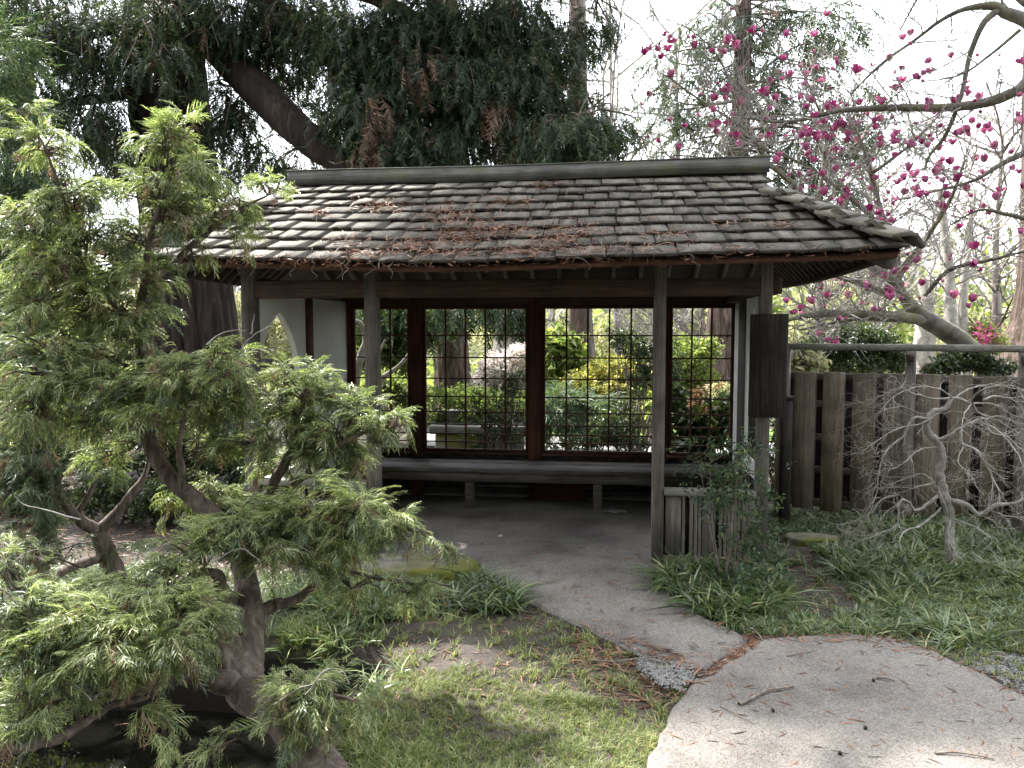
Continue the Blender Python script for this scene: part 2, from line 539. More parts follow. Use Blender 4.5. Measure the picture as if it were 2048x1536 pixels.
M['pale'] = leafmat('pale_wood_edge', [(0, (0.18, 0.2, 0.11)), (0.5, (0.32, 0.33, 0.2)), (1, (0.48, 0.46, 0.34))], 0.5, (1.1, 1.1, 0.8), big=0.12)
M['petal'] = leafmat('magnolia_petal', [(0, (0.22, 0.015, 0.1)), (0.5, (0.4, 0.05, 0.2)), (1, (0.62, 0.2, 0.4))], 0.4, (1.2, 0.9, 1.1), big=0.6)
M['grass'] = leafmat('lawn_blades', [(0, (0.07, 0.105, 0.036)), (0.5, (0.17, 0.215, 0.08)), (0.85, (0.28, 0.3, 0.135)), (1, (0.42, 0.38, 0.24))], 0.4, big=0.9)
M['mondo'] = leafmat('mondo_blades', [(0, (0.035, 0.06, 0.032)), (0.5, (0.105, 0.155, 0.068)), (0.9, (0.2, 0.25, 0.115)), (1, (0.38, 0.36, 0.21))], 0.28, big=0.9, spec=0.6, rough=0.35)
M['litter'] = leafmat('redwood_litter', [(0, (0.075, 0.035, 0.022)), (0.5, (0.16, 0.08, 0.05)), (1, (0.27, 0.155, 0.11))], 0.1, (1, 1, 1), big=3)
M['stone'] = plain('mossy_stone', (0.2, 0.19, 0.17), 0.9, 0.35, 7, 0.012)
M['greystone'] = plain('grey_stone', (0.1, 0.097, 0.088), 0.9, 0.3, 9, 0.01)
M['gravel'] = plain('blue_gravel', (0.19, 0.185, 0.178), 0.85, 0.5, 40, 0.004)
M['farpath'] = plain('pale_path', (0.2, 0.2, 0.195), 0.9, 0.12, 3)
M['turf'] = plain('turf', (0.1, 0.15, 0.03), 0.9, 0.3, 5)
M['rag'] = plain('grey_cloth', (0.25, 0.24, 0.23), 0.9, 0.25, 14)
M['redpanel'] = plain('dark_red', (0.05, 0.012, 0.014), 0.7, 0.2, 6)
M['bldg'] = plain('pale_concrete', (0.5, 0.54, 0.58), 0.8, 0.08, 1)
M['glass'] = plain('far_window', (0.1, 0.2, 0.26), 0.15, 0.1, 1, spec=0.6)
M['cone'] = plain('cone', (0.035, 0.025, 0.02), 0.8, 0.4, 60)
m, nt_, b_ = newmat('pond_water')
b_.inputs['Base Color'].default_value = (0.004, 0.004, 0.003, 1)
b_.inputs['IOR'].default_value = 1.6
b_.inputs['Roughness'].default_value = 0.03
b_.inputs['Specular IOR Level'].default_value = 0.8
bump(nt_, b_, noise(nt_, objvec(nt_, jitter=False), 3.0, 3), 0.06, 0.01)
M['water'] = m
# moss on the stone's upper faces is a second colour by noise
ms_, nt_, b_ = newmat('moss_stone')
v_ = objvec(nt_, jitter=False)
c_ = ramp(nt_, noise(nt_, v_, 9, 7), [(0.3, (0.07, 0.065, 0.055)), (0.7, (0.24, 0.22, 0.19))])
c_ = mixc(nt_, ramp(nt_, noise(nt_, v_, 3.2, 6), [(0.4, (0, 0, 0)), (0.56, (1, 1, 1))]), c_, (0.11, 0.115, 0.022))
nt_.links.new(c_, b_.inputs['Base Color'])
b_.inputs['Roughness'].default_value = 0.95
bump(nt_, b_, noise(nt_, v_, 40, 6), 0.7, 0.012)
M['moss_stone'] = ms_


# parent without moving: a child of an empty keeps its world coordinates
def link(name, me, parent=None, loc=None):
    o = bpy.data.objects.new(name, me)
    SC.collection.objects.link(o)
    if parent is not None:
        o.parent = parent
        if parent.type == 'EMPTY':
            o.matrix_parent_inverse = (Matrix.Translation(parent.location) @ parent.rotation_euler.to_matrix().to_4x4()).inverted()
    if loc is not None:
        o.location = loc
    return o


# ------------------------------------------------------------------ ground
def fbm(x, y, s=1.0, seed=0):
    r = np.random.default_rng(seed)
    z = 0
    for k in range(7):
        a = r.uniform(0, 6.28); f = s * 1.75 ** k
        z = z + np.sin((x * math.cos(a) + y * math.sin(a)) * f + r.uniform(0, 6.28) + 1.3 * np.sin((y * math.cos(a) - x * math.sin(a)) * f * 0.7)) / 1.5 ** k
    return z / 2.6


POND = np.array([(-5.2, 3.7), (-4.2, 4.0), (-3.2, 3.95), (-2.3, 4.05), (-1.65, 4.05), (-1.22, 3.98), (-1.05, 3.75), (-1.15, 3.55),
                 (-1.27, 3.35), (-1.28, 3.0), (-1.25, 2.6), (-1.4, 2.0), (-2.6, 1.6), (-4.4, 1.6), (-5.6, 2.6)])


def polydist(x, y, P):                   # signed distance, positive inside
    x = np.asarray(x, float); y = np.asarray(y, float)
    d = np.full(x.shape, 1e9); ins = np.zeros(x.shape, bool)
    for (x0, y0), (x1, y1) in zip(P, np.roll(P, -1, 0)):
        ex, ey = x1 - x0, y1 - y0
        t = np.clip(((x - x0) * ex + (y - y0) * ey) / (ex * ex + ey * ey), 0, 1)
        d = np.minimum(d, np.hypot(x - x0 - t * ex, y - y0 - t * ey))
        c = ((y0 > y) != (y1 > y)) & (x < (x1 - x0) * (y - y0) / ((y1 - y0) if y1 != y0 else 1e-9) + x0)
        ins ^= c
    return np.where(ins, d, -d)


def H(x, y):
    x = np.asarray(x, float); y = np.asarray(y, float)
    near = np.clip(1 - (np.hypot(x, y - 5) - 8) / 10, 0.0, 1)
    z = -0.018 + 0.011 * fbm(x, y, 2.2, 3) * near + 0.005 * fbm(x, y, 11, 4) * near
    d = polydist(x, y, POND)
    t = np.clip((d + 0.04) / 0.16, 0, 1)
    z = z - 0.75 * t * t * (3 - 2 * t)
    z = z + 0.07 * np.clip((x - 1.6) / 1.5, 0, 1) * np.clip((y - 4.6) / 1.0, 0, 1) * np.clip((12 - y) / 3, 0, 1)
    z = z + 0.05 * np.clip(1 - np.abs(d + 0.35) / 0.35, 0, 1)
    far = np.clip((y - 30) / 60, 0, 1)
    return z + far * 0.5


def axis(a, b, st, lo, hi):
    core = list(np.arange(a, b + 1e-6, st))
    g, k = [], st
    v = b
    while v < hi:
        k *= 1.3; v += k; g.append(v)
    h, k = [], st
    v = a
    while v > lo:
        k *= 1.3; v -= k; h.append(v)
    return np.array(h[::-1] + core + g)


gx, gy = axis(-5.5, 5.0, 0.06, -220, 220), axis(1.6, 9.0, 0.06, -40, 320)
GX, GY = np.meshgrid(gx, gy)
GZ = H(GX, GY)
mb = MB()
nx_, ny_ = len(gx), len(gy)
ii = np.arange(ny_ - 1)[:, None] * nx_ + np.arange(nx_ - 1)[None]
mb.add(np.stack([GX, GY, GZ], -1).reshape(-1, 3), np.stack([ii, ii + 1, ii + nx_ + 1, ii + nx_], -1).reshape(-1, 4))
tag(mb.build('ground', M['soil'], smooth=True), None, None, kind='structure')

mb = MB()
mb.add([(-6.5, 1.0, -0.42), (-0.9, 1.0, -0.42), (-0.9, 4.6, -0.42), (-6.5, 4.6, -0.42)], [[0, 1, 2, 3]])
tag(mb.build('pond_water', M['water']), None, None, kind='structure')


def slab(name, pts, mat, ztop=0.012, jit=0.007, step=0.07, skirt=0.14):
    P = np.array([q[:2] for q in pts])
    Q = []
    for a, b in zip(P, np.roll(P, -1, 0)):
        n = max(1, int(np.hypot(*(b - a)) / step))
        for k in range(n):
            Q.append(a + (b - a) * k / n)
    Q = np.array(Q)
    Q = (np.roll(Q, 1, 0) + 2 * Q + np.roll(Q, -1, 0)) / 4
    Q = Q + rng.normal(0, jit, Q.shape)
    bm = bmesh.new()
    top = [bm.verts.new((x, y, ztop - 0.012)) for x, y in Q]
    ce = Q.mean(0)
    inn = []
    for (x, y), pq, nq in zip(Q, np.roll(Q, 1, 0), np.roll(Q, -1, 0)):
        t = nq - pq; n = np.array([-t[1], t[0]]); n = n / (np.hypot(*n) + 1e-9)
        inn.append(n)
    area = 0.5 * np.sum(Q[:, 0] * np.roll(Q[:, 1], -1) - np.roll(Q[:, 0], -1) * Q[:, 1])
    sg = 1 if area > 0 else -1
    itop = [bm.verts.new((x + sg * n[0] * 0.02, y + sg * n[1] * 0.02, ztop)) for (x, y), n in zip(Q, inn)]
    bot = [bm.verts.new((x, y, ztop - skirt)) for x, y in Q]
    k = len(Q)
    for i in range(k):
        j = (i + 1) % k
        bm.faces.new((top[i], top[j], itop[j], itop[i]))
        bm.faces.new((bot[i], bot[j], top[j], top[i]))
    f = bm.faces.new(itop)
    bmesh.ops.triangulate(bm, faces=[f])
    bmesh.ops.recalc_face_normals(bm, faces=bm.faces)
    me = bpy.data.meshes.new(name)
    bm.to_mesh(me); bm.free()
    me.materials.append(mat)
    o = link(name, me)
    return o


pathA = [(-2.72, 7.98), (-2.72, 5.75), (-1.9, 5.7)] + [Zp(*p) for p in ((760, 1140), (960, 1160), (1040, 1198), (1100, 1226), (1180, 1263), (1265, 1303), (1330, 1330),
        (1395, 1352), (1446, 1316), (1503, 1279), (1455, 1258), (1400, 1232), (1345, 1195), (1318, 1150))] + [(0.6, 5.66), (1.22, 5.68), (1.26, 7.98)]
tag(slab('path', pathA, M['path']), None, None, kind='structure')
pathB = [Zp(*p) for p in ((1514, 1281), (1640, 1273), (1755, 1275), (1850, 1298), (1945, 1343), (2060, 1402), (2300, 1540), (2500, 1900),
                          (1150, 1900), (1250, 1640), (1292, 1536), (1335, 1440), (1368, 1388), (1408, 1352), (1456, 1316))]
tag(slab('path', pathB, M['path'], ztop=0.02), None, None, kind='structure')
PA, PB = np.array([q[:2] for q in pathA]), np.array([q[:2] for q in pathB])

# loose bluish gravel in the corner between the two slabs
G1 = np.array([Zp(*p)[:2] for p in ((1262, 1296), (1330, 1325), (1400, 1340), (1430, 1322), (1400, 1368), (1362, 1392), (1310, 1378), (1270, 1345))])
G2 = np.array([Zp(*p)[:2] for p in ((1790, 1275), (1880, 1285), (1990, 1290), (2080, 1310), (2080, 1400), (1950, 1338), (1850, 1294))])
pv = np.array([(1, 0, 0), (-1, 0, 0), (0, 1, 0), (0, -1, 0), (0, 0, .7), (0, 0, -.7)], float)
pf = np.array([(0, 2, 4), (2, 1, 4), (1, 3, 4), (3, 0, 4), (2, 0, 5), (1, 2, 5), (3, 1, 5), (0, 3, 5)])


def in_poly(P, n, margin=0.0):
    lo, hi = P.min(0), P.max(0)
    res = np.zeros((0, 2))
    while len(res) < n:
        q = rng.uniform(lo, hi, (n * 3, 2))
        q = q[polydist(q[:, 0], q[:, 1], P) > margin]
        res = np.vstack([res, q])
    return res[:n]


for P, n, z in ((G1, 2600, 0.014), (G2, 3000, None)):
    mb = MB()
    q = in_poly(P, n)
    q = q[rng.random(n) < np.clip(polydist(q[:, 0], q[:, 1], P) / 0.07, .12, 1)]; n = len(q)
    zz = (np.full(n, z) if z is not None else H(q[:, 0], q[:, 1]) + 0.004)
    inst(mb, pv, pf, np.column_stack([q, zz]), frames(unit(n)), rng.uniform(0.003, 0.009, n))
    tag(mb.build('gravel', M['gravel']), None, None, kind='stuff')

# ------------------------------------------------------------------ pavilion
PAV = thing('pavilion', 'open wooden garden pavilion with shingled roof and gridded rear windows', 'pavilion', (-0.83, 6.83, 0))
XL, XR, YF, YB = -2.83, 1.178, 5.717, 7.95


def part(name, dims, mat, parent=PAV, c=0.005, M_=None, warp=0.0):
    return boxobj(name, dims, mat, parent, c, M_, warp)


# posts
for x0, x1, zt in ((-2.83, -2.722, 2.27), (-1.841, -1.742, 2.25), (0.345, 0.430, 2.25), (1.095, 1.178, 2.27)):
    part('post', (x0, x1, YF, YF + 0.1, 0.0, zt), M['post'])
for x0, x1 in ((-2.79, -2.68), (-2.04, -1.915), (-0.795, -0.66), (0.50, 0.625), (1.27, 1.37)):
    part('post', (x0, x1, 7.87, 7.96, 0.0, 2.2), M['red_z'])
part('post', (-2.80, -2.688, 6.745, 6.85, 0, 2.15), M['red_z'])
part('post', (1.165, 1.30, 6.62, 7.06, 0, 2.01), M['dark'])
part('beam', (-2.722, 1.095, YF + 0.004, YF + 0.07, 2.0, 2.128), M['beam'], warp=0.002)
part('beam', (-2.68, 1.27, 7.875, 7.955, 2.005, 2.15), M['beam'])
part('beam', (-2.80, -2.70, YF + 0.1, 7.87, 2.045, 2.16), M['beam_y'])
part('beam', (1.18, 1.265, YF + 0.1, 7.87, 2.015, 2.14), M['beam_y'])
part('beam', (-2.722, 1.095, 6.79, 6.87, 2.36, 2.48), M['beam'])            # tie beam under the ridge


def ogee_panel(name, X, th, y0, y1, z0, z1, oy0, oy1, oz0, apex, spring=1.2):
    """plaster panel in the plane x = X..X+th with a pointed arch opening"""
    mb = MB()
    n = 24
    ym = (oy0 + oy1) / 2
    t = np.linspace(0, 1, n + 1)
    ys = oy0 + (oy1 - oy0) * t
    k = np.abs(ys - ym) / ((oy1 - oy0) / 2)
    # pointed top: rises steeply at the jamb, small ogee tip
    zs = spring + (apex - spring) * (0.93 * np.sqrt(np.clip(1 - k ** 1.75, 0, 1)) + 0.07 * np.clip(1 - k * 3.2, 0, 1))
    for xx in (X, X + th):
        def quad(a, b, c, d): mb.add([(xx, *a), (xx, *b), (xx, *c), (xx, *d)], [[0, 1, 2, 3]])
        quad((y0, z0), (oy0, z0), (oy0, z1), (y0, z1))
        quad((oy1, z0), (y1, z0), (y1, z1), (oy1, z1))
        quad((oy0, z0), (oy1, z0), (oy1, oz0), (oy0, oz0))
        for i in range(n):
            quad((ys[i], zs[i]), (ys[i + 1], zs[i + 1]), (ys[i + 1], z1), (ys[i], z1))
    loop = [(ys[i], zs[i]) for i in range(n + 1)] + [(oy1, oz0), (oy0, oz0)]
    loop = [loop[0]] + [q for a, q in zip(loop, loop[1:]) if abs(a[0] - q[0]) + abs(a[1] - q[1]) > 1e-6]
    for a, b in zip(loop, loop[1:] + loop[:1]):
        mb.add([(X, *a), (X + th, *a), (X + th, *b), (X, *b)], [[0, 1, 2, 3]])
    for a, b in (((y0, z0), (y1, z0)), ((y1, z0), (y1, z1)), ((y1, z1), (y0, z1)), ((y0, z1), (y0, z0))):
        mb.add([(X, *a), (X + th, *a), (X + th, *b), (X, *b)], [[0, 1, 2, 3]])
    return mb.build(name, M['plaster'], PAV)


ogee_panel('plaster_panel', -2.775, 0.05, YF + 0.1, 6.745, 0.12, 2.045, 5.76, 6.62, 0.55, 1.905)['label'] = 'plaster panel with a pointed arch opening'
ogee_panel('plaster_panel', 1.155, 0.02, YF + 0.105, 6.615, 0.585, 2.01, 6.02, 6.55, 0.72, 1.93)['label'] = 'plaster panel with a pointed arch opening'
part('plaster_panel', (-2.775, -2.725, 6.85, 7.87, 0.12, 2.045), M['plaster'], c=0.003)
part('plaster_panel', (1.262, 1.312, 7.065, 7.87, 0.12, 2.015), M['plaster'], c=0.003)

# four gridded windows in the rear wall: window > frame, muntin
ROWS = [671.9, 715, 756, 791.7, 821.9, 846.5, 864.6, 881]
ZT, ZB = 1.968, 0.508
for x0, x1, nc in ((-2.68, -2.04, 3), (-1.915, -0.795, 5), (-0.66, 0.50, 5), (0.625, 1.27, 3)):
    mb = MB()
    fw = 0.035
    a = x0 + fw
    b = x1 - fw
    o4 = [(x0, ZB - 0.03), (x1, ZB - 0.03), (x1, ZT + 0.037), (x0, ZT + 0.037)]
    i4 = [(a, ZB), (b, ZB), (b, ZT), (a, ZT)]
    mb.add([(u_, y_, v_) for y_ in (7.885, 7.925) for L4 in (o4, i4) for u_, v_ in L4],
           [q for k in range(4) for j in ((k + 1) % 4,) for q in ((k, j, 4 + j, 4 + k), (8 + k, 12 + k, 12 + j, 8 + j), (k, 8 + k, 8 + j, j), (4 + k, 4 + j, 12 + j, 12 + k))])
    w = mb.build('window', M['red_z'], PAV)
    boxobj('sill', (x0 + 0.002, x1 - 0.002, 7.86, 7.93, ZB - 0.055, ZB - 0.031), M['red_x'], w)
    for k in range(1, nc):
        x = a + (b - a) * k / nc
        boxobj('muntin', (x - 0.009, x + 0.009, 7.898, 7.918, ZB, ZT), M['red_z'], w, 0.002)
    for py in ROWS:
        z = ZT - (py - 620.8) / 274.0 * (ZT - ZB)
        boxobj('muntin', (a, b, 7.892, 7.910, z - 0.007, z + 0.007), M['red_x'], w, 0.002)

# rear wall below the windows: upright boards above the bench, planks beneath
wall = part('rear_panel', (-2.68, 1.27, 7.935, 7.952, 0.0, 0.45), M['dark'])
x = -2.67
while x < 1.25:
    w = RND.uniform(0.105, 0.13)
    boxobj('board', (x, min(x + w - 0.005, 1.262), 7.912, 7.934 + RND.uniform(-0.003, 0), 0.3, 0.452), M['dark'], wall, 0.003)
    x += w
for k, (z0, z1) in enumerate(((0.0, 0.1), (0.106, 0.28))):
    boxobj('plank', (-2.67, 1.26, 7.90 - 0.02 * (k == 0), 7.934, z0, z1), M['darkx'], wall, 0.004)


# low front walls of boards and bamboo canes
def low_wall(x0, x1, items):
    cap = part('low_wall', (x0, x1, YF - 0.012, YF + 0.085, 0.53, 0.578), M['rail_grey'])
    boxobj('bottom_rail', (x0, x1, YF + 0.005, YF + 0.07, 0.02, 0.075), M['fence_x'], cap)
    boxobj('backing_board', (x0, x1, YF + 0.05, YF + 0.066, 0.076, 0.529), M['dark'], cap)
    for kind, a, b in items:
        if kind == 'b':
            boxobj('board', (a, b, YF + 0.012, YF + 0.036, 0.076, 0.528), M['post'], cap, 0.003)
        else:
            mb = MB()
            r = (b - a) / 2
            zs = [0.077]
            z = 0.077 + RND.uniform(0.03, 0.15)
            nodes = []
            while z < 0.5:
                nodes.append(z); z += RND.uniform(0.12, 0.2)
            P, rr = [], []
            for z in np.linspace(0.077, 0.527, 28):
                dn = min([abs(z - k) for k in nodes] + [1])
                P.append(((a + b) / 2 + RND.uniform(-0.0006, 0.0006), YF + 0.026, z)); rr.append(r * (1.17 if dn < 0.009 else 1.0 if dn < 0.02 else 0.97))
            tube(mb, P, rr, 9)
            mb.build('bamboo_cane', M['cane'], cap, smooth=True)


def fx(px):
    return float(Yp(px, 1050, YF)[0])


low_wall(0.431, 1.094, [('b', fx(1331), fx(1362))] + [('c', fx(p) - 0.013, fx(p) + 0.013) for p in (1367, 1383, 1392, 1400)] +
         [('b', fx(1405), fx(1431))] + [('c', fx(p) - 0.012, fx(p) + 0.012) for p in (1442, 1451, 1458, 1465, 1472, 1479)] + [('b', fx(1484), fx(1517))])
low_wall(-2.721, -1.842, [('b', -2.70, -2.56)] + [('c', -2.54 + k * 0.045 - 0.013, -2.54 + k * 0.045 + 0.013) for k in range(5)] + [('b', -2.32, -2.2)] +
         [('c', -2.17 + k * 0.04 - 0.012, -2.17 + k * 0.04 + 0.012) for k in range(4)] + [('b', -1.99, -1.86)])

# ------------------------------------------------------------------ roof
EY, SL, SMAX, XC = 5.0, 0.463, 1.88, -0.83
XE0, XE1 = -3.45, 1.79            # eave ends
XG0, XG1 = -2.84, 1.29             # gable ends
SH = 1.12                          # where hips end


def zroof(X, s):
    X = np.asarray(X, float)
    up = 0.07 * (np.abs(X - XC) / 2.72) ** 3
    sag = 0.012 * np.sin(X * 2.1 + 0.6)
    return 2.2 + (up + sag) * np.clip(1 - s / 1.3, 0, 1) + SL * s


def xlim(s):
    t = min(max(s / SH, 0), 1)
    return XE0 + (XG0 - XE0) * t, XE1 + (XG1 - XE1) * t


def deck(name, side=1, off=0.0):
    mb = MB()
    ns, nx = 14, 30
    G = []
    for s in np.linspace(0, SMAX, ns):
        a, b = xlim(s)
        xs = np.linspace(a, b, nx)
        y = EY + s if side == 1 else 2 * (EY + SMAX) - (EY + s)
        G.append(np.stack([xs, np.full(nx, y), zroof(xs, s) + off], 1))
    V = np.concatenate(G)
    i = np.arange(ns - 1)[:, None] * nx + np.arange(nx - 1)[None]
    F = np.stack([i, i + 1, i + nx + 1, i + nx], -1).reshape(-1, 4)
    mb.add(V, F)
    mb.add(V - [0, 0, 0.016], F[:, ::-1])
    return mb


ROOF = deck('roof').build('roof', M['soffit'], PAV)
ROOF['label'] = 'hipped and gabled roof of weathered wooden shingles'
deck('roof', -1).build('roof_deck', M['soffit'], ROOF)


def skirt(sx):                      # end slope under the gable
    mb = MB()
    n = 24
    ys = np.linspace(EY, 2 * (EY + SMAX) - EY, n)
    xe = XE1 if sx > 0 else XE0
    xg = XG1 if sx > 0 else XG0
    ym = EY + SMAX
    rows = []
    for t in np.linspace(0, 1, 6):
        yy = ym + (ys - ym) * (1 - t * SH / SMAX)
        xx = xe + (xg - xe) * t
        zz = zroof(xe, 0) * (1 - t) + float(zroof(xg, SH)) * t - 0.04 * (1 - ((ys - ym) / SMAX) ** 2) * (1 - t)
        rows.append(np.stack([np.full(n, xx), yy, zz], 1))
    V = np.concatenate(rows)
    i = np.arange(5)[:, None] * n + np.arange(n - 1)[None]
    F = np.stack([i, i + 1, i + n + 1, i + n], -1).reshape(-1, 4)
    mb.add(V, F); mb.add(V - [0, 0, 0.016], F[:, ::-1])
    mb.build('roof_deck', M['soffit'], ROOF)
    # gable wall
    mb = MB()
    xg2 = xg - 0.12 * sx
    a = (xg2, EY + SH - 0.05, float(zroof(xg, SH)) - 0.05); b = (xg2, 2 * ym - EY - SH + 0.05, a[2]); c = (xg2, ym, float(zroof(xg, SMAX)) - 0.02)
    mb.add([a, b, c, tuple(np.array(a) - (0.03 * sx, 0, 0)), tuple(np.array(b) - (0.03 * sx, 0, 0)), tuple(np.array(c) - (0.03 * sx, 0, 0))], [[0, 1, 2], [3, 5, 4]])
    mb.build('gable_board', M['dark'], ROOF)
    # rafters under the end slope, running out to its eave
    for y in np.arange(EY + 0.22, 2 * ym - EY - 0.2, 0.15):
        if sx < 0 and y > 7.6: continue
        h = abs(y - ym)
        t1 = 1.0 if h < SMAX - SH else (SMAX - h) / SH
        z0 = float(zroof(xe, 0)) - 0.04 * (1 - (h / SMAX) ** 2) - 0.018
        zg = float(zroof(xg, SH)) - 0.018
        x1, z1 = xe + (xg - xe) * t1, z0 * (1 - t1) + zg * t1
        x0 = xe - 0.03 * sx
        L = math.hypot(x1 - x0, z1 - z0)
        ang = math.atan2(z1 - z0, x1 - x0)
        Mx = Matrix.Translation((x0, y, z0)) @ Matrix.Rotation(-ang, 4, 'Y')
        boxobj('rafter', (0, L, -0.017, 0.017, -0.062, -0.002), M['soffit'], ROOF, 0.003, Mx)


skirt(1); skirt(-1)

# rafters of the front slope (tails show below the fascia) and of the rear slope
for k in range(18):
    x = -3.1 + k * 0.288
    a = [s for s in np.linspace(0.05, SMAX, 40) if xlim(s)[0] <= x <= xlim(s)[1]]
    if len(a) < 3: continue
    s0, s1 = a[0], a[-1]
    for side in (1, -1):
        z0, z1 = float(zroof(x, s0)) - 0.018, float(zroof(x, s1)) - 0.018
        y0 = EY + s0 if side == 1 else 2 * (EY + SMAX) - EY - s0
        L = math.hypot(s1 - s0, z1 - z0)
        Mx = Matrix.Translation((x, y0, z0)) @ Matrix.Rotation(math.atan2(z1 - z0, (s1 - s0)) * side + (0 if side == 1 else math.pi), 4, 'X')
        zz = (-0.07, -0.002) if side == 1 else (0.002, 0.07)
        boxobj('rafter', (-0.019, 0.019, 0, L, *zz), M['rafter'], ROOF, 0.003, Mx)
# hip rafters
for sx, xe in ((1, XE1), (-1, XE0)):
    a = np.array([xe - 0.03 * sx, EY + 0.05, float(zroof(xe, 0)) - 0.03]); b = np.array([(XG1 if sx > 0 else XG0), EY + SH, float(zroof(XG1, SH)) - 0.03])
    d = b - a
    Mx = Matrix.Translation(a) @ Vector(d).to_track_quat('X', 'Z').to_matrix().to_4x4()
    boxobj('hip_rafter', (0, float(np.linalg.norm(d)), -0.035, 0.035, -0.1, -0.01), M['rafter'], ROOF, 0.004, Mx)


def strip(name, pts, w, h, mat, parent):      # board bent along a line
    mb = MB()
    P = np.array(pts, float)
    t = np.gradient(P, axis=0); t /= np.linalg.norm(t, axis=1)[:, None]
    s_ = np.cross(t, [0, 0, 1.0]); s_ /= np.linalg.norm(s_, axis=1)[:, None]
    u = np.cross(s_, t)
    ring = [P + s_ * a * w / 2 + u * b * h / 2 for a, b in ((-1, -1), (1, -1), (1, 1), (-1, 1))]
    V = np.stack(ring, 1).reshape(-1, 3)
    i = np.arange(len(P) - 1)[:, None] * 4
    j = np.arange(4)[None]
    mb.add(V, np.stack([i + j, i + (j + 1) % 4, i + 4 + (j + 1) % 4, i + 4 + j], -1).reshape(-1, 4))
    mb.add(V[[0, 1, 2, 3]], [[0, 1, 2, 3]]); mb.add(V[-4:], [[3, 2, 1, 0]])
    return mb.build(name, mat, parent)


xs = np.linspace(XE0 + 0.02, XE1 - 0.02, 40)
strip('fascia', [(x, EY + 0.03, float(zroof(x, 0)) - 0.035) for x in xs], 0.022, 0.036, M['red_x'], ROOF)
ym_ = EY + SMAX
for xe in (XE1 - 0.03, XE0 + 0.03):
    ys = np.linspace(EY + 0.05, 2 * ym_ - EY - 0.05, 24)
    strip('fascia', [(xe, y, float(zroof(xe, 0)) - 0.04 * (1 - ((y - ym_) / SMAX) ** 2) - 0.035) for y in ys], 0.022, 0.036, M['soffit'], ROOF)
strip('ridge_board', [(x, ym_ - 0.05, 3.132 + 0.006 * math.sin(x * 1.7) + 0.004 * (x + 0.8)) for x in np.linspace(-2.9, 1.355, 16)], 0.03, 0.125, M['ridge'], ROOF)
strip('ridge_board', [(x, ym_ + 0.05, 3.125 + 0.006 * math.sin(x * 1.7)) for x in np.linspace(-2.9, 1.355, 16)], 0.03, 0.12, M['ridge'], ROOF)
strip('ridge_cap', [(x, ym_, 3.2 + 0.006 * math.sin(x * 1.7) + 0.004 * (x + 0.8)) for x in np.linspace(-2.905, 1.358, 16)], 0.135, 0.012, M['ridge'], ROOF)


# shingles: a few mesh variants, one object for each on the front slope
def shingle_mesh(i):
    r = np.random.default_rng(100 + i)
    nx, ny, L = 4, 3, 0.31
    xs = np.linspace(-0.5, 0.5, nx); ys = np.linspace(0, L, ny)
    wob = r.normal(0, 0.0014, nx)
    butt = r.normal(0, 0.006, nx) + np.linspace(-1, 1, nx) * r.normal(0, 0.005)
    V = []
    for top in (1, 0):
        for j, y in enumerate(ys):
            for k, x in enumerate(xs):
                th = (0.021 + r.uniform(-0.003, 0.004)) * (1 - 0.75 * y / L)
                V.append((x, y + (butt[k] if j == 0 else 0), top * th + wob[k] * (1 - y / L) + (0.002 if top == 0 else 0)))
    V = np.array(V)
    o = nx * ny
    Q = []
    for j in range(ny - 1):
        for k in range(nx - 1):
            a = j * nx + k
            Q.append((a, a + 1, a + nx + 1, a + nx)); Q.append((o + a, o + a + nx, o + a + nx + 1, o + a + 1))
    for k in range(nx - 1):
        Q.append((k, o + k, o + k + 1, k + 1)); a = (ny - 1) * nx + k; Q.append((a, a + 1, o + a + 1, o + a))
    for j in range(ny - 1):
        a = j * nx; Q.append((a, a + nx, o + a + nx, o + a)); a = j * nx + nx - 1; Q.append((a, o + a, o + a + nx, a + nx))
    Q = np.array(Q)
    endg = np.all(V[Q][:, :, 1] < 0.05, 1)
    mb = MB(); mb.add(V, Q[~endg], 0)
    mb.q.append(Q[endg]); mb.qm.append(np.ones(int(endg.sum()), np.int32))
    return mb.mesh('shingle', [M['shingle'], M['endgrain_shade']])


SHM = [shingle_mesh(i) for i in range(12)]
SHV = []
for me in SHM:
    v = np.zeros(len(me.vertices) * 3, np.float32); me.vertices.foreach_get('co', v); SHV.append(v.reshape(-1, 3).astype(float))
SHF = np.array([p.vertices[:] for p in SHM[0].polygons])
NROW, EXPO = 9, 0.2045
TILT = math.atan(SL) - 0.055
FRONT_ROWS = []
nsh = 0
for i in range(NROW):
    s = i * EXPO - 0.035
    a, b = xlim(max(s, 0))
    a -= 0.02; b += 0.03 if i < 6 else 0.01
    x = a + RND.uniform(-0.1, 0.0)
    while x < b - 0.03:
        w = RND.choice((0.13, 0.16, 0.18, 0.2, 0.22, 0.25, 0.3)) * RND.uniform(0.9, 1.1)
        x0, x1 = max(x, a), min(x + w - RND.uniform(0.004, 0.012), b)
        x += w
        if x1 - x0 < 0.04: continue
        xm = (x0 + x1) / 2
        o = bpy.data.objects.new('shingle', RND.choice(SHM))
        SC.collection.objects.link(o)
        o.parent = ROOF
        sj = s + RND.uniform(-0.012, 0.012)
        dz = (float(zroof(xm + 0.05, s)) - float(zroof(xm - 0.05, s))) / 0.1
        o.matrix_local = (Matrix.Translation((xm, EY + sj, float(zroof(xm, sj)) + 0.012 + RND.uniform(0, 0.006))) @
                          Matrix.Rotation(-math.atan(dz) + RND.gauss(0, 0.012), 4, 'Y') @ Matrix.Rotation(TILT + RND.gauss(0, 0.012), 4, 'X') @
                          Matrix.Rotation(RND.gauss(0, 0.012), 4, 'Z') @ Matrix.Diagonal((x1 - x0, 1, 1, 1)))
        nsh += 1
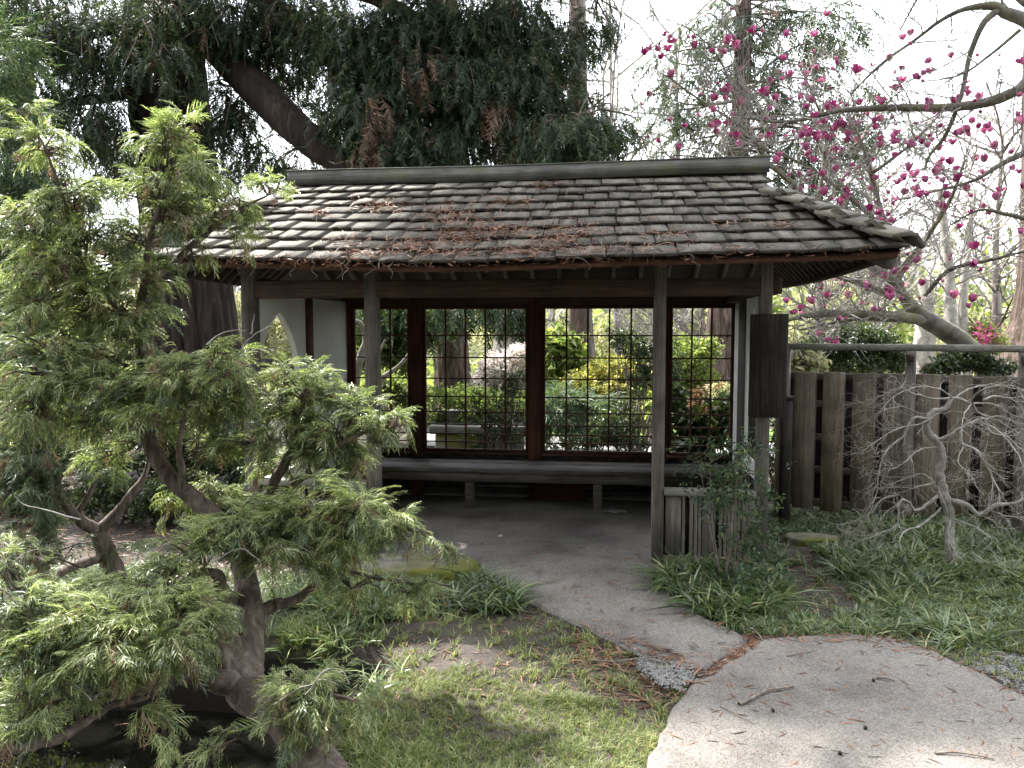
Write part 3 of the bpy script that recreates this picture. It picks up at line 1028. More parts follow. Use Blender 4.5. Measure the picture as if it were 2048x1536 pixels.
# rear and end slopes: shingles too, joined (none of them shows from the front)
mb = MB()
for i in range(NROW):
    s = i * EXPO - 0.035
    a, b = xlim(max(s, 0))
    x = a
    while x < b:
        w = RND.uniform(0.14, 0.28)
        xm = x + w / 2; x += w
        Mx = np.array(Matrix.Translation((xm, 2 * ym_ - EY - s, float(zroof(xm, s)) + 0.012)) @ Matrix.Rotation(math.pi, 4, 'Z') @ Matrix.Rotation(TILT, 4, 'X') @ Matrix.Diagonal((w * 0.96, 1, 1, 1)))
        V = RND.choice(SHV) @ Mx[:3, :3].T + Mx[:3, 3]
        mb.add(V, SHF)
for sx, xe, xg in ((1, XE1, XG1), (-1, XE0, XG0)):
    for i in range(4):
        t = i / 4.0
        hw = SMAX - t * SH
        y = ym_ - hw
        zg = float(zroof(xg, SH)); ze = float(zroof(xe, 0))
        while y < ym_ + hw:
            w = RND.uniform(0.14, 0.26)
            yy = y + w / 2; y += w
            z = ze * (1 - t) + zg * t - 0.04 * (1 - ((yy - ym_) / SMAX) ** 2) * (1 - t)
            Mx = np.array(Matrix.Translation((xe + (xg - xe) * t + 0.03 * sx, yy, z + 0.012)) @ Matrix.Rotation(sx * math.pi / 2, 4, 'Z') @
                          Matrix.Rotation(math.atan2(zg - ze, abs(xe - xg)) - 0.08, 4, 'X') @ Matrix.Diagonal((w * 0.96, 0.9, 1, 1)))
            V = RND.choice(SHV) @ Mx[:3, :3].T + Mx[:3, 3]
            mb.add(V, SHF)
tag(mb.build('rear_shingles', M['shingle'], ROOF), None, None, kind='stuff')

# hip caps: overlapping folded pairs of boards stepping down each hip
for sx, xe, xg in ((1, XE1, XG1), (-1, XE0, XG0)):
    A = np.array([xe + 0.015 * sx, EY - 0.03, float(zroof(xe, 0)) + 0.02]); B = np.array([xg - 0.02 * sx, EY + SH + 0.02, float(zroof(xg, SH)) + 0.05])
    d = (A - B); L = np.linalg.norm(d); d /= L
    n1 = np.array([0, -SL, 1.0]); n1 /= np.linalg.norm(n1)                 # front slope normal
    sk = (float(zroof(xg, SH)) - float(zroof(xe, 0))) / abs(xe - xg)
    n2 = np.array([sk * sx, 0, 1.0]); n2 /= np.linalg.norm(n2)
    f1 = np.cross(n1, d); f1 *= (1 if f1 @ np.array([-sx, -1, 0]) > 0 else -1)
    f2 = np.cross(n2, d); f2 *= (1 if f2 @ np.array([sx, 1, 0]) > 0 else -1)
    nc = 6
    for k in range(nc):
        mb = MB()
        u0, u1 = L * (k / nc) - 0.05, L * ((k + 1) / nc) + 0.015
        for fd, nn, hw in ((f1, n1, 0.13), (f2, n2, 0.11)):
            rot = np.stack([d, fd, nn], 1)
            P = B + d * u0
            Mx = np.eye(4); Mx[:3, :3] = rot; Mx[:3, 3] = P + nn * 0.03
            # tilt: the lower end rides on the next board
            Ty = np.array(Matrix.Rotation(-0.09, 4, 'Y'))
            cbox(mb, 0, u1 - u0, -0.012, hw, 0.0, 0.03, 0.004, Mx @ Ty, warp=0.0012)
        mb.build('hip_shingle', M['hip'], ROOF)

# fallen redwood needles and twiglets caught on the shingles
sv, sf = [], []
for k in range(5):
    a = np.array([(0, -0.5, 0), (0.35, 0.2 * (k - 2) / 2, 0.05), (1, 0.3 * (2 - k), 0.0), (0.65, 0.5, 0.04)])
sv = np.array([(-0.5, -0.05, 0), (0.0, -0.06, 0.07), (0.5, 0.02, 0), (0.5, 0.05, 0.0), (0.0, 0.05, 0.07), (-0.5, 0.03, 0)])
sf = np.array([(0, 1, 4, 5), (1, 2, 3, 4)])
mb = MB()
T = []
heaps = [(700, 480, 60, 18, 130), (760, 412, 55, 12, 260), (900, 430, 70, 20, 330), (930, 470, 70, 16, 330), (1090, 370, 30, 8, 60), (1000, 460, 60, 14, 260), (830, 490, 70, 14, 260), (720, 505, 60, 8, 120), (1150, 460, 80, 20, 260),
         (1050, 500, 110, 12, 330), (1250, 500, 150, 14, 260), (1120, 480, 60, 12, 180), (1330, 470, 60, 14, 120), (1560, 448, 30, 6, 70), (1450, 445, 40, 10, 60), (640, 425, 30, 10, 60), (1020, 405, 60, 10, 90), (1480, 500, 60, 8, 90), (880, 505, 160, 6, 200), (1000, 430, 330, 70, 420)]
for px, py, rx, ry, n in heaps:
    for _ in range(n):
        ax, ay = px + RND.gauss(0, rx * 0.55), py + RND.gauss(0, ry * 0.55)
        q = ray(ax, ay)
        t_ = None                                   # meet the front slope
        tt = 5.5
        for _k in range(12):
            Pn = CAMP + q * tt
            s = Pn[1] - EY
            tt += 0.5 * (float(zroof(Pn[0], s)) + 0.045 - Pn[2]) / (q[2] - SL * q[1])
        Pn = CAMP + q * tt
        s = Pn[1] - EY
        if -0.04 < s < SMAX - 0.1 and xlim(max(s, 0))[0] < Pn[0] < xlim(max(s, 0))[1]:
            T.append((Pn[0], Pn[1], float(zroof(Pn[0], s)) + 0.04 + RND.uniform(0, 0.014)))
T = np.array(T)
D = unit(len(T)); D[:, 2] *= 0.25; D[:, 2] += D[:, 1] * SL * 0.8
inst(mb, sv, sf, T, frames(D, rng.uniform(-1, 1, len(T))), rng.uniform(0.03, 0.1, len(T)) * 0.75)
# bits hanging from the eave
n = 420
xx = rng.uniform(-2.9, 1.6, n)
xx = np.concatenate([xx, rng.normal(-1.9, 0.25, 160), rng.normal(-2.4, 0.12, 70)])
T = np.stack([xx, np.full(len(xx), EY - 0.035) + rng.uniform(-0.02, 0.02, len(xx)), zroof(xx, 0) + rng.uniform(-0.03, 0.03, len(xx))], 1)
D = unit(len(T)); D[:, 2] = -np.abs(D[:, 2]) * 0.9 + 0.2
inst(mb, sv, sf, T, frames(D, rng.uniform(-3, 3, len(T))), rng.uniform(0.03, 0.085, len(T)) * 0.8)
tag(mb.build('needle_litter', M['litter']), 'brown redwood needles scattered over the pavilion roof shingles', 'needle litter', kind='stuff')
mb = MB()
for x0 in (-2.45, -2.38, -2.03, -1.95, -1.72, -1.68, -1.55, -1.4, -0.2, 0.5, -2.6):
    P = [np.array([x0, EY - 0.045, float(zroof(x0, 0)) + 0.01])]
    for k in range(5):
        P.append(P[-1] + np.array([RND.gauss(0, 0.022), RND.gauss(0, 0.008), -RND.uniform(0.008, 0.035)]))
    tube(mb, smooth_path(P, 3), np.linspace(0.003, 0.0012, 16), 4)
tag(mb.build('hanging_twigs', M['deadtwig']), 'dry grey twigs dangling from the front eave of the roof', 'twigs', kind='stuff')

# ------------------------------------------------------------------ bench and things at the pavilion
B = thing('bench', 'long dark plank bench built along the rear windows', 'bench', (-0.7, 7.6, 0))
boxobj('seat', (-2.66, 1.25, 7.26, 7.58, 0.372, 0.412), M['bench'], B, 0.006)
boxobj('seat', (-2.66, 1.25, 7.586, 7.905, 0.372, 0.411), M['bench'], B, 0.006)
boxobj('apron', (-2.64, 1.23, 7.285, 7.31, 0.285, 0.37), M['bench'], B, 0.005)
for x in (-2.3, -1.318, -0.072, 0.95):
    boxobj('leg', (x - 0.042, x + 0.042, 7.31, 7.39, 0.012, 0.37), M['bench'], B, 0.005)
S = thing('wooden_board', 'tall blank dark grained board hung on the right corner post', 'board', (1.15, 5.69, 1.5))
boxobj('board', (1.018, 1.278, 5.655, 5.685, 1.125, 1.865), M['sign'], S, 0.006, warp=0.001)
boxobj('cleat', (1.10, 1.19, 5.686, 5.716, 1.3, 1.34), M['dark'], S, 0.004)
boxobj('cleat', (1.10, 1.19, 5.686, 5.716, 1.65, 1.69), M['dark'], S, 0.004)
p = Yp(1065, 1000, 7.75)[0]; q = Yp(1172, 1000, 7.75)[0]
tag(boxobj('red_panel', (p, q, 7.74, 7.762, 0.02, 0.3), M['redpanel'], None, 0.004), 'dark red panel leaning in the shade under the bench', 'panel')
# crumpled leaf-like rag by the bench leg
mb = MB()
c = Zp(1228, 1024, 0.012)
g = 14
u, v = np.meshgrid(np.linspace(-1, 1, g), np.linspace(-1, 1, g))
zz = 0.02 * np.abs(fbm(u, v, 5, 21)) + 0.012 * np.abs(fbm(u, v, 11, 22)) + 0.004
V = np.stack([c[0] + 0.13 * u + 0.03 * fbm(u, v, 3, 5), c[1] + 0.06 * v + 0.02 * fbm(u, v, 4, 6), 0.012 + zz], -1).reshape(-1, 3)
i = np.arange(g - 1)[:, None] * g + np.arange(g - 1)[None]
F = np.stack([i, i + 1, i + g + 1, i + g], -1).reshape(-1, 4)
mb.add(V, F); mb.add(V - [0, 0, 0.003], F[:, ::-1])
tag(mb.build('rag', M['rag'], smooth=True), 'crumpled grey rag on the floor beside the right bench leg', 'rag')

# ------------------------------------------------------------------ fence on the right
FA, FB = np.array([1.66, 7.62]), np.array([3.43, 6.88])
fang = math.atan2(FB[1] - FA[1], FB[0] - FA[0])
FEN = thing('board_fence', 'brown board fence with spaced upright boards and a grey top rail right of the pavilion', 'fence', (FA[0], FA[1], 0.0), fang)
FM = Matrix.Translation((FA[0], FA[1], 0)) @ Matrix.Rotation(fang, 4, 'Z')


def fu(px, py=900):                      # distance along the fence under a picture column
    q = ray(px, py); d = FB - FA; d = d / np.hypot(*d)
    A_ = np.array([[q[0], -d[0]], [q[1], -d[1]]])
    return float(np.linalg.solve(A_, FA)[1])


def fbox(name, u0, u1, v0, v1, z0, z1, mat, par=FEN, c=0.004, warp=0.001):
    return boxobj(name, (u0, u1, v0, v1, z0, z1), mat, par, c, FM, warp)


FZ = 1.362
pitch = (fu(1894) - fu(1586)) / 5.02
ub = [fu(1586) + k * pitch for k in range(-1, 16)]
LEN = ub[-1] + 0.25
for k, u in enumerate(ub):
    if k == 0: u += 0.03
    z0 = 0.06 + RND.uniform(-0.01, 0.02)
    w = 0.177 + RND.uniform(-0.008, 0.008)
    if k > 0: fbox('board', u, u + w, -0.022, -0.002, z0, FZ + RND.uniform(-0.006, 0.006), M['fence'])
    if k > 0: fbox('batten', u + w - 0.03, u + w + 0.012, -0.001, 0.012, z0, FZ - 0.012, M['fence'], c=0.002)
    fbox('rear_board', u + 0.14, u + pitch + 0.035, 0.062, 0.08, 0.07, FZ - 0.01, M['dark'])
for z in (FZ - 0.045, 1.06, 0.745, 0.435, 0.12):
    fbox('rail', -0.05, LEN, 0.014, 0.056, z - 0.03, z + 0.03, M['fence_x'])
PST = [fu(1816), fu(2040)]
PST = [fu(1570)] + PST + [PST[1] + (PST[1] - PST[0])]
for k, u in enumerate(PST):
    fbox('post', u - 0.042, u + 0.042, -0.115, -0.028, 0.0, 1.565, M['post'])
    # corbel under the rail: a short arm with a slanted end
    mb = MB()
    for v0, v1 in ((-0.3, 0.16),):
        P = [(v0, 1.565), (v0, 1.525), (v0 + 0.09, 1.475), (v1 - 0.09, 1.475), (v1, 1.525), (v1, 1.565)]
        V = np.array([(u - 0.03, a, b) for a, b in P] + [(u + 0.03, a, b) for a, b in P])
        Mx = np.array(FM)
        V = V @ Mx[:3, :3].T + Mx[:3, 3]
        mb.add(V, [[0, 1, 4, 5], [1, 2, 3, 4], [6, 11, 10, 7], [7, 10, 9, 8]] + [[i, i + 6, (i + 1) % 6 + 6, (i + 1) % 6] for i in range(6)])
    mb.build('bracket', M['fence_x'], FEN)
fbox('top_rail', -0.15, LEN, -0.12, -0.045, 1.567, 1.628, M['rail_grey'], c=0.006)
g = thing('gate_post', 'short dark post standing between the pavilion and the board fence', 'post', (1.5, 7.3, 0))
a = Yp(1563, 900, 7.1)[0]; b_2 = Yp(1584, 900, 7.1)[0]
boxobj('post', (a, b_2, 7.1, 7.19, 0, 1.13), M['dark'], g)
boxobj('cap', (a - 0.015, b_2 + 0.012, 7.085, 7.2, 1.131, 1.16), M['dark'], g)
boxobj('side_board', (a - 0.045, a - 0.004, 7.13, 7.16, 0.05, 1.1), M['fence'], g)

# low plank screen outside the left side wall, seen through the arch
q0, q1 = Yp(470, 715, 8.6), Yp(640, 715, 8.6)
scn = thing('plank_screen', 'dark grey plank screen behind the arched opening', 'screen', (q0[0], 8.6, 0))
boxobj('plank', (q0[0] - 0.6, q1[0] + 0.02, 8.58, 8.61, 1.31, 1.42), M['darkx'], scn)
boxobj('plank', (q0[0] - 0.6, q1[0] + 0.02, 8.575, 8.60, 1.14, 1.302), M['darkx'], scn)
for x in (q0[0] - 0.3, q1[0] - 0.1):
    boxobj('post', (x, x + 0.08, 8.612, 8.69, 0, 1.4), M['dark'], scn)

# ------------------------------------------------------------------ plant building blocks
def strip_geo(pts, w0, V, F, n=(0, 0, 1), w1=0.4):   # ribbon of triangles ending in a point
    pts = np.array(pts, float)
    t = np.gradient(pts, axis=0); t /= np.linalg.norm(t, axis=1)[:, None] + 1e-9
    s_ = np.cross(t, n); s_ /= np.linalg.norm(s_, axis=1)[:, None] + 1e-9
    m = len(pts) - 1
    b = len(V)
    for k in range(m):
        w = w0 * (1 - (1 - w1) * k / m)
        V += [pts[k] - s_[k] * w, pts[k] + s_[k] * w]
    V.append(pts[m])
    for k in range(m - 1):
        a = b + 2 * k
        F += [(a, a + 1, a + 3), (a, a + 3, a + 2)]
    F.append((b + 2 * m - 2, b + 2 * m - 1, b + 2 * m))


def cypress_frond(r):                    # flat drooping thready spray, about 1 long
    V, F = [], []
    bend = r.uniform(0.4, 1.05); side = r.uniform(-0.3, 0.3)
    L = lambda t: np.array([t * (1 - 0.12 * t), side * t * t, 0.16 * t - bend * t * t])
    strip_geo([L(t) for t in np.linspace(0, 1, 4)], 0.02, V, F)
    for k in range(11):
        t = 0.1 + 0.86 * k / 10.0
        sg = 1 if k % 2 else -1
        a = math.radians(r.uniform(24, 50)) * sg
        l = (0.46 * (1 - t) + 0.14) * r.uniform(0.7, 1.25)
        p = L(t)
        d = np.array([math.cos(a), math.sin(a), r.uniform(-0.1, 0.3) - 0.8 * t * bend])
        q = [p + d * l * u + np.array([0, 0, -0.7 * l * u * u]) for u in (0, 0.55, 1)]
        strip_geo(q, 0.019, V, F, (r.uniform(-.6, .6), r.uniform(-.6, .6), 1), 0.7)
        for u in ((0.3, 0.62) if k % 2 else (0.45,)):
            a2 = a + (1 if r.random() < 0.5 else -1) * 0.65
            e = q[0] + (q[2] - q[0]) * u
            strip_geo([e, e + np.array([math.cos(a2), math.sin(a2), r.uniform(-0.5, 0.2)]) * l * 0.5], 0.017, V, F, (0, r.uniform(-.6, .6), 1))
    return np.array(V), np.array(F)


def redwood_spray(r):                    # flat feathery branchlet, about 1 long
    V, F = [], []
    bend = r.uniform(0.3, 0.75)
    L = lambda t: np.array([t, 0.1 * math.sin(3 * t), -bend * t * t])
    strip_geo([L(t) for t in np.linspace(0, 1, 4)], 0.012, V, F)
    for k in range(18):
        t = 0.06 + 0.92 * k / 17
        sg = 1 if k % 2 else -1
        a = math.radians(r.uniform(25, 70)) * sg
        l = (0.3 * (1 - 0.6 * t) + 0.08) * r.uniform(0.75, 1.3)
        d = np.array([math.cos(a), math.sin(a), -0.5 * t - r.uniform(-.1, 0.5)])
        p = L(t)
        strip_geo([p, p + d * l], 0.03, V, F, (r.uniform(-.6, .6), r.uniform(-.6, .6), 1))
    return np.array(V), np.array(F)


def quad_cluster(r, n=8, ln=0.5, wd=0.2):      # plain leaves for far masses
    V, F = [], []
    for k in range(n):
        d = r.normal(size=3); d /= np.linalg.norm(d)
        p = r.normal(0, 0.3, 3)
        l = ln * r.uniform(0.6, 1.3)
        s_ = np.cross(d, r.normal(size=3)); s_ /= np.linalg.norm(s_) + 1e-9
        b = len(V)
        V += [p, p + d * l * .5 - s_ * wd * l, p + d * l, p + d * l * .5 + s_ * wd * l]
        F += [(b, b + 1, b + 2), (b, b + 2, b + 3)]
    return np.array(V), np.array(F)


def leaf_cluster(r, n=9, ln=0.5, wd=0.16, droop=0.3, spread=1.0):
    V, F = [], []
    for k in range(n):
        az = r.uniform(0, 6.28); el = r.uniform(-0.3, 1.1)
        d = np.array([math.cos(az) * math.cos(el) * spread, math.sin(az) * math.cos(el) * spread, math.sin(el)])
        p = r.normal(0, 0.22, 3)
        l = ln * r.uniform(0.7, 1.25)
        s_ = np.cross(d, (r.uniform(-.6, .6), r.uniform(-.6, .6), 1)); s_ /= np.linalg.norm(s_) + 1e-9
        w = wd * l / ln
        m1 = p + d * l * 0.45
        e = p + d * l + np.array([0, 0, -droop * l])
        b = len(V)
        up = np.cross(s_, d) * w * 0.35
        V += [p, m1 - s_ * w + up, e, m1 + s_ * w + up]
        F += [(b, b + 1, b + 2), (b, b + 2, b + 3)]
    return np.array(V), np.array(F)


def blade_tuft(r, n=9, h=1.0, w=0.03, lean=0.6, segs=3):
    V, F = [], []
    for k in range(n):
        az = r.uniform(0, 6.28); l = h * r.uniform(0.55, 1.15); ln = lean * r.uniform(0.3, 1.3)
        o = np.array([r.normal(0, 0.12), r.normal(0, 0.12), -0.03])
        d = np.array([math.cos(az), math.sin(az), 0])
        pts = [o + d * l * ln * u ** 1.7 + np.array([0, 0, l * (u - 0.45 * ln * u * u)]) for u in np.linspace(0, 1, segs + 1)]
        s_ = np.array([-d[1], d[0], 0]) + r.normal(0, 0.3, 3)
        strip_geo(pts, w * r.uniform(0.7, 1.2), V, F, np.cross(s_, (pts[-1] - pts[0])), 0.6)
    return np.array(V), np.array(F)


_rg = np.random.default_rng(5)
FROND = [cypress_frond(_rg) for _ in range(6)]
SPRAY = [redwood_spray(_rg) for _ in range(6)]
BROAD = [leaf_cluster(_rg, 8, 0.5, 0.12) for _ in range(5)]
SMALL = [leaf_cluster(_rg, 12, 0.34, 0.1, 0.1) for _ in range(5)]
LANCE = [leaf_cluster(_rg, 9, 0.6, 0.09, 0.5) for _ in range(5)]
BIGLEAF = [leaf_cluster(_rg, 7, 0.8, 0.17, 0.45) for _ in range(5)]
TUFT = [blade_tuft(_rg, 10, 1.0, 0.034, 0.9, 2) for _ in range(8)]
QL = [quad_cluster(_rg) for _ in range(6)]
MONDO = [blade_tuft(_rg, 12, 1.0, 0.033, 1.4, 3) for _ in range(5)]


def scatter(mb, tmpl, T, D, S, mi=0, roll=0.6):
    n = len(T)
    if n == 0: return
    k = rng.integers(0, len(tmpl), n)
    S = np.broadcast_to(S, (n,))
    Mx = frames(np.asarray(D, float), rng.normal(0, roll, n))
    for i, (tv, tf) in enumerate(tmpl):
        m = k == i
        inst(mb, tv, tf, T[m], Mx[m], S[m], mi)


def grow(outl, tips, p, d, L, r, lev, P):
    n = P.get('seg', 5)
    pts, q, dd = [np.array(p)], np.array(p, float), np.array(d, float)
    for k in range(n):
        dd = dd + rng.normal(0, P['wig'], 3) + np.array([0, 0, P['grav'][min(lev, len(P['grav']) - 1)]])
        dd /= np.linalg.norm(dd)
        q = q + dd * L / n
        pts.append(q)
    outl.append((np.array(pts), np.linspace(r, r * P.get('taper', 0.45), n + 1), lev))
    if lev < P['max']:
        for k in range(P['kids'][lev]):
            t = rng.uniform(0.3, 1.0)
            i = min(int(t * n), n - 1)
            b = pts[i] + (pts[i + 1] - pts[i]) * (t * n - i)
            e = unit(1)[0]; e -= dd * (e @ dd); e /= np.linalg.norm(e) + 1e-9
            a = rng.uniform(*P.get('ang', (0.5, 1.1)))
            grow(outl, tips, b, dd * math.cos(a) + e * math.sin(a), L * rng.uniform(*P.get('ratio', (0.5, 0.75))), max(r * 0.5, P['rmin']), lev + 1, P)
    else:
        tips.append((pts[-1], dd))


def draw_limbs(mb, outl, mi_of=None, sides=(7, 5, 4, 3, 3)):
    for P, rr, lev in outl:
        tube(mb, P, rr, sides[min(lev, len(sides) - 1)], mi_of(lev) if mi_of else 0, cap=False)


def limb_px(rows, n=6):                  # rows of (px, py, depth, radius) -> path, radii
    A_ = np.array([list(wp(a, b, c)) + [r] for a, b, c, r in rows])
    S_ = smooth_path(A_, n)
    return S_[:, :3], np.clip(S_[:, 3], 0.0015, None)


# ------------------------------------------------------------------ redwoods
def redwood_trunk(name, label, rows, mat, sides=72, base_flare=True, n=14, ridges=16, smooth=True):
    P, rr = limb_px(rows, n)
    t = thing(name, label, 'tree', tuple(P[0]))
    mb = MB()
    tube(mb, P, rr, sides, ridges=ridges, rough=0.008)
    mb.build('trunk', mat, t, smooth=smooth)
    return t


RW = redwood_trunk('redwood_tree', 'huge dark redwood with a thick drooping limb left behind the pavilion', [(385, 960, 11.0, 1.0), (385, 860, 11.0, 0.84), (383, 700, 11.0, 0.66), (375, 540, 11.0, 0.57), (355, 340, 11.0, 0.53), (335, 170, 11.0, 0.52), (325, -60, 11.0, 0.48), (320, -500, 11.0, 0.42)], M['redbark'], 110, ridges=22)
limbs = [
    [(400, 40, 10.8, .26), (450, 110, 10.5, .25), (520, 185, 10.2, .235), (590, 255, 10.0, .215), (650, 300, 9.9, .2), (705, 335, 9.8, .185), (800, 400, 9.7, .15), (900, 430, 9.7, .1)],
    [(340, -80, 10.9, .2), (450, -50, 10.6, .17), (560, 25, 10.3, .14), (620, 85, 10.1, .12), (700, 150, 10, .1), (770, 180, 9.9, .075), (880, 200, 9.8, .06), (1050, 235, 9.7, .03)],
    [(500, -60, 10.6, .12), (700, -20, 10.2, .1), (790, 15, 10, .09), (850, 48, 9.9, .075), (960, 110, 9.8, .05), (1100, 150, 9.6, .03)],
    [(350, 150, 10.9, .1), (240, 190, 10.4, .07), (120, 210, 10.1, .05), (20, 250, 9.8, .03)],
    [(330, 20, 10.9, .12), (200, 60, 10.3, .09), (80, 90, 10, .05), (-40, 150, 9.8, .03)],
    [(880, 195, 9.9, .04), (960, 215, 9.8, .035), (1045, 240, 9.7, .022)],
]
for L_ in limbs:
    mb = MB()
    P, rr = limb_px(L_, 8)
    tube(mb, P, rr, 16, ridges=7, rough=0.02)
    mb.build('limb', M['redbark'], RW, smooth=True)


def foliage_mass(mb, pads, tmpl, size, dens, mi=0, droop=0.6, outward=None, roll=0.7, dead=None, dead_mi=1, flat=0.6, twigs=None):
    for pad in pads:
        px, py, rx, ry, d = pad[:5]
        k = pad[5] if len(pad) > 5 else 1.0
        dz = pad[6] if len(pad) > 6 else max(rx, ry) / FPX * d * 0.9
        n = int(rx * ry * dens * k)
        u = unit(n) * (rng.uniform(0, 1, n) ** (1 / 2.4))[:, None]
        c = wp(px, py, d)
        T = c + u[:, :1] * _rr * rx / FPX * d + u[:, 1:2] * _ff * dz + u[:, 2:3] * np.array([0, 0, 1.0]) * ry / FPX * d
        D = (T - c) / (np.linalg.norm(T - c, axis=1)[:, None] + 1e-6) * 0.7 + unit(n) * 0.6
        D[:, 2] = D[:, 2] * flat - droop
        S = rng.uniform(size[0], size[1], n)
        if dead:
            m = rng.random(n) < dead
            scatter(mb, tmpl, T[m], D[m], S[m], dead_mi, roll)
            scatter(mb, tmpl, T[~m], D[~m], S[~m], mi, roll)
        else:
            scatter(mb, tmpl, T, D, S, mi, roll)
        if twigs is not None: twigs.append((c, T, S))


_rr = np.array([math.cos(YAW), math.sin(YAW), 0.0]); _ff = np.array([-math.sin(YAW), math.cos(YAW), 0.0])

# crown of the big redwood: hanging masses along its limbs
pads = [(60, 40, 110, 70, 10.5, 1), (190, 90, 110, 80, 10.3, 1), (60, 170, 90, 60, 10, .8), (190, 230, 70, 70, 10.2, .9), (310, 40, 110, 60, 10.0, .6), (330, 130, 110, 50, 9.9, .25),
        (460, 50, 90, 70, 10.2, 1), (480, 240, 60, 60, 10.6, .7), (540, 130, 80, 60, 10.7, .5), (560, 50, 80, 60, 10.2, 1), (640, 60, 70, 60, 10, .8), (520, 320, 70, 40, 11, .7),
        (680, 220, 45, 70, 9.8, .9), (730, 100, 90, 90, 9.8, 1.5), (740, 240, 70, 80, 9.6, 1.4), (820, 60, 90, 70, 9.7, 1.4), (840, 170, 90, 80, 9.6, 1.6), (800, 290, 80, 50, 9.5, 1.3),
        (930, 70, 90, 80, 9.7, 1.3), (940, 180, 90, 70, 9.5, 1.4), (900, 280, 80, 55, 9.6, 1.2), (1030, 60, 90, 70, 9.8, 1.1), (1040, 160, 90, 80, 9.6, 1.1), (1010, 260, 80, 60, 9.6, .7),
        (1120, 100, 80, 60, 9.8, .7), (1130, 200, 80, 50, 9.7, .7), (1120, 275, 110, 45, 9.4, 1.4), (1190, 255, 80, 30, 9.4, 1.0), (1190, 40, 60, 50, 10, .4), (620, 150, 50, 60, 10.8, .4),
        (60, 330, 60, 80, 10.8, .8), (120, 480, 60, 90, 11.2, .5), (30, 560, 50, 90, 11, .7), (250, 330, 60, 70, 11.4, .5), (450, 330, 40, 40, 11.4, .6), (600, 330, 60, 25, 10.8, .7),
        (440, 200, 45, 70, 10.4, .45), (560, 190, 50, 50, 10.9, .35), (620, 240, 40, 50, 10.9, .35), (225, 310, 60, 60, 10.9, .5), (130, 400, 70, 60, 11, .4), (150, -90, 260, 90, 10.6, .5), (560, -90, 260, 90, 10.3, .5), (960, -90, 260, 80, 9.8, .5)]
mb = MB(); tw = []
foliage_mass(mb, pads, SPRAY, (0.14, 0.34), 0.078, droop=0.75, dead=0.035, twigs=tw)
mb.build('crown', [M['redwood'], M['redwood_dead']], RW)
# the tassel of dead sprays above the ridge
mb = MB()
foliage_mass(mb, [(755, 240, 22, 60, 9.3, 1.2), (735, 300, 18, 35, 9.2, 1), (990, 210, 30, 40, 9.3, .5), (1085, 260, 15, 30, 9.3, .6), (850, 130, 50, 60, 9.3, .15)], SPRAY, (0.25, 0.4), 0.05, droop=1.6)
mb.build('dead_sprays', M['redwood_dead'], RW)
mb = MB()
for c, T, S in tw:
    for k in rng.choice(len(T), min(9, len(T)), replace=False):
        a = c + (T[k] - c) * 0.15 + np.array([0, 0, 0.25])
        b = T[k]
        mid = (a + b) / 2 + rng.normal(0, 0.12, 3)
        e = b + np.array([rng.normal(0, .08), rng.normal(0, .08), -rng.uniform(0.1, 0.5)])
        tube(mb, smooth_path([a, mid, b, e], 4), np.linspace(0.014, 0.004, 13), 4, cap=False)
mb.build('twigs', M['deadtwig'], RW)['kind'] = 'stuff'
# unseen spray clusters added above the frame to shade the pavilion
mb = MB()
rr_ = np.random.default_rng(3)
for k in range(105):
    c = np.array([rr_.uniform(-5.5, 1.6), rr_.uniform(8.3, 12), rr_.uniform(7.6, 12.5)])
    if k > 80:                                       # more added clusters, set sunward to shade the near path
        t_ = rr_.uniform(9, 12); c = np.array([rr_.uniform(0.5, 3.2) - .6 * t_, rr_.uniform(3.85, 5.0) + .4 * t_, t_])
    n = 42
    T = c + unit(n) * rng.uniform(0.2, 1, (n, 1)) * np.array([0.9, 0.9, 0.5])
    D = unit(n); D[:, 2] -= 0.6
    scatter(mb, SPRAY, T, D, rng.uniform(0.55, 0.95, n))
mb.build('shade_crown', M['redwood'], RW)

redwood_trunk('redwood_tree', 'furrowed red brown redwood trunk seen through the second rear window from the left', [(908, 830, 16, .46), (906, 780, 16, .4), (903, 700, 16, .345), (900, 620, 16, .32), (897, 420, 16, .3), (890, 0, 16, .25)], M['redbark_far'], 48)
redwood_trunk('redwood_tree', 'pale grey broad trunk above the white flowering shrub', [(1022, 800, 21, .55), (1020, 720, 21, .47), (1018, 620, 21, .4), (1015, 300, 21, .35), (1010, 0, 21, .3)], M['greybark_far'], 40)
T4 = redwood_trunk('redwood_tree', 'twin stemmed reddish trunk behind the yellow shrub in the third rear window', [(1152, 800, 23, .38), (1154, 720, 23, .31), (1154, 620, 23, .26), (1152, 300, 23, .22), (1150, 0, 23, .18)], M['redbark_far'], 36, ridges=9)
P, rr = limb_px([(1180, 800, 23.4, .34), (1175, 720, 23.4, .27), (1171, 620, 23.4, .2), (1166, 300, 23.4, .16), (1164, 0, 23.4, .12)], 8)
mb = MB(); tube(mb, P, rr, 30, ridges=8); mb.build('trunk', M['greybark_far'], T4, smooth=True)
RF = redwood_trunk('redwood_tree', 'tall redwood behind the rightmost rear window, tiered boughs showing above the ridge', [(1450, 850, 18, .66), (1450, 760, 18, .5), (1450, 680, 18, .43), (1452, 600, 18, .38), (1464, 420, 18, .3), (1480, 250, 18, .22), (1486, 100, 18, .19), (1488, -60, 18, .16)], M['redbark_far'], 54, ridges=14)
RS = redwood_trunk('redwood_tree', 'flaring furrowed redwood base at the right edge beyond the fence', [(2062, 840, 13.5, .95), (2068, 760, 13.5, .74), (2085, 680, 13.5, .57), (2092, 600, 13.5, .47), (2092, 420, 13.5, .38), (2092, 150, 13.5, .34), (2092, -200, 13.5, .3)], M['redbark_far'], 60)
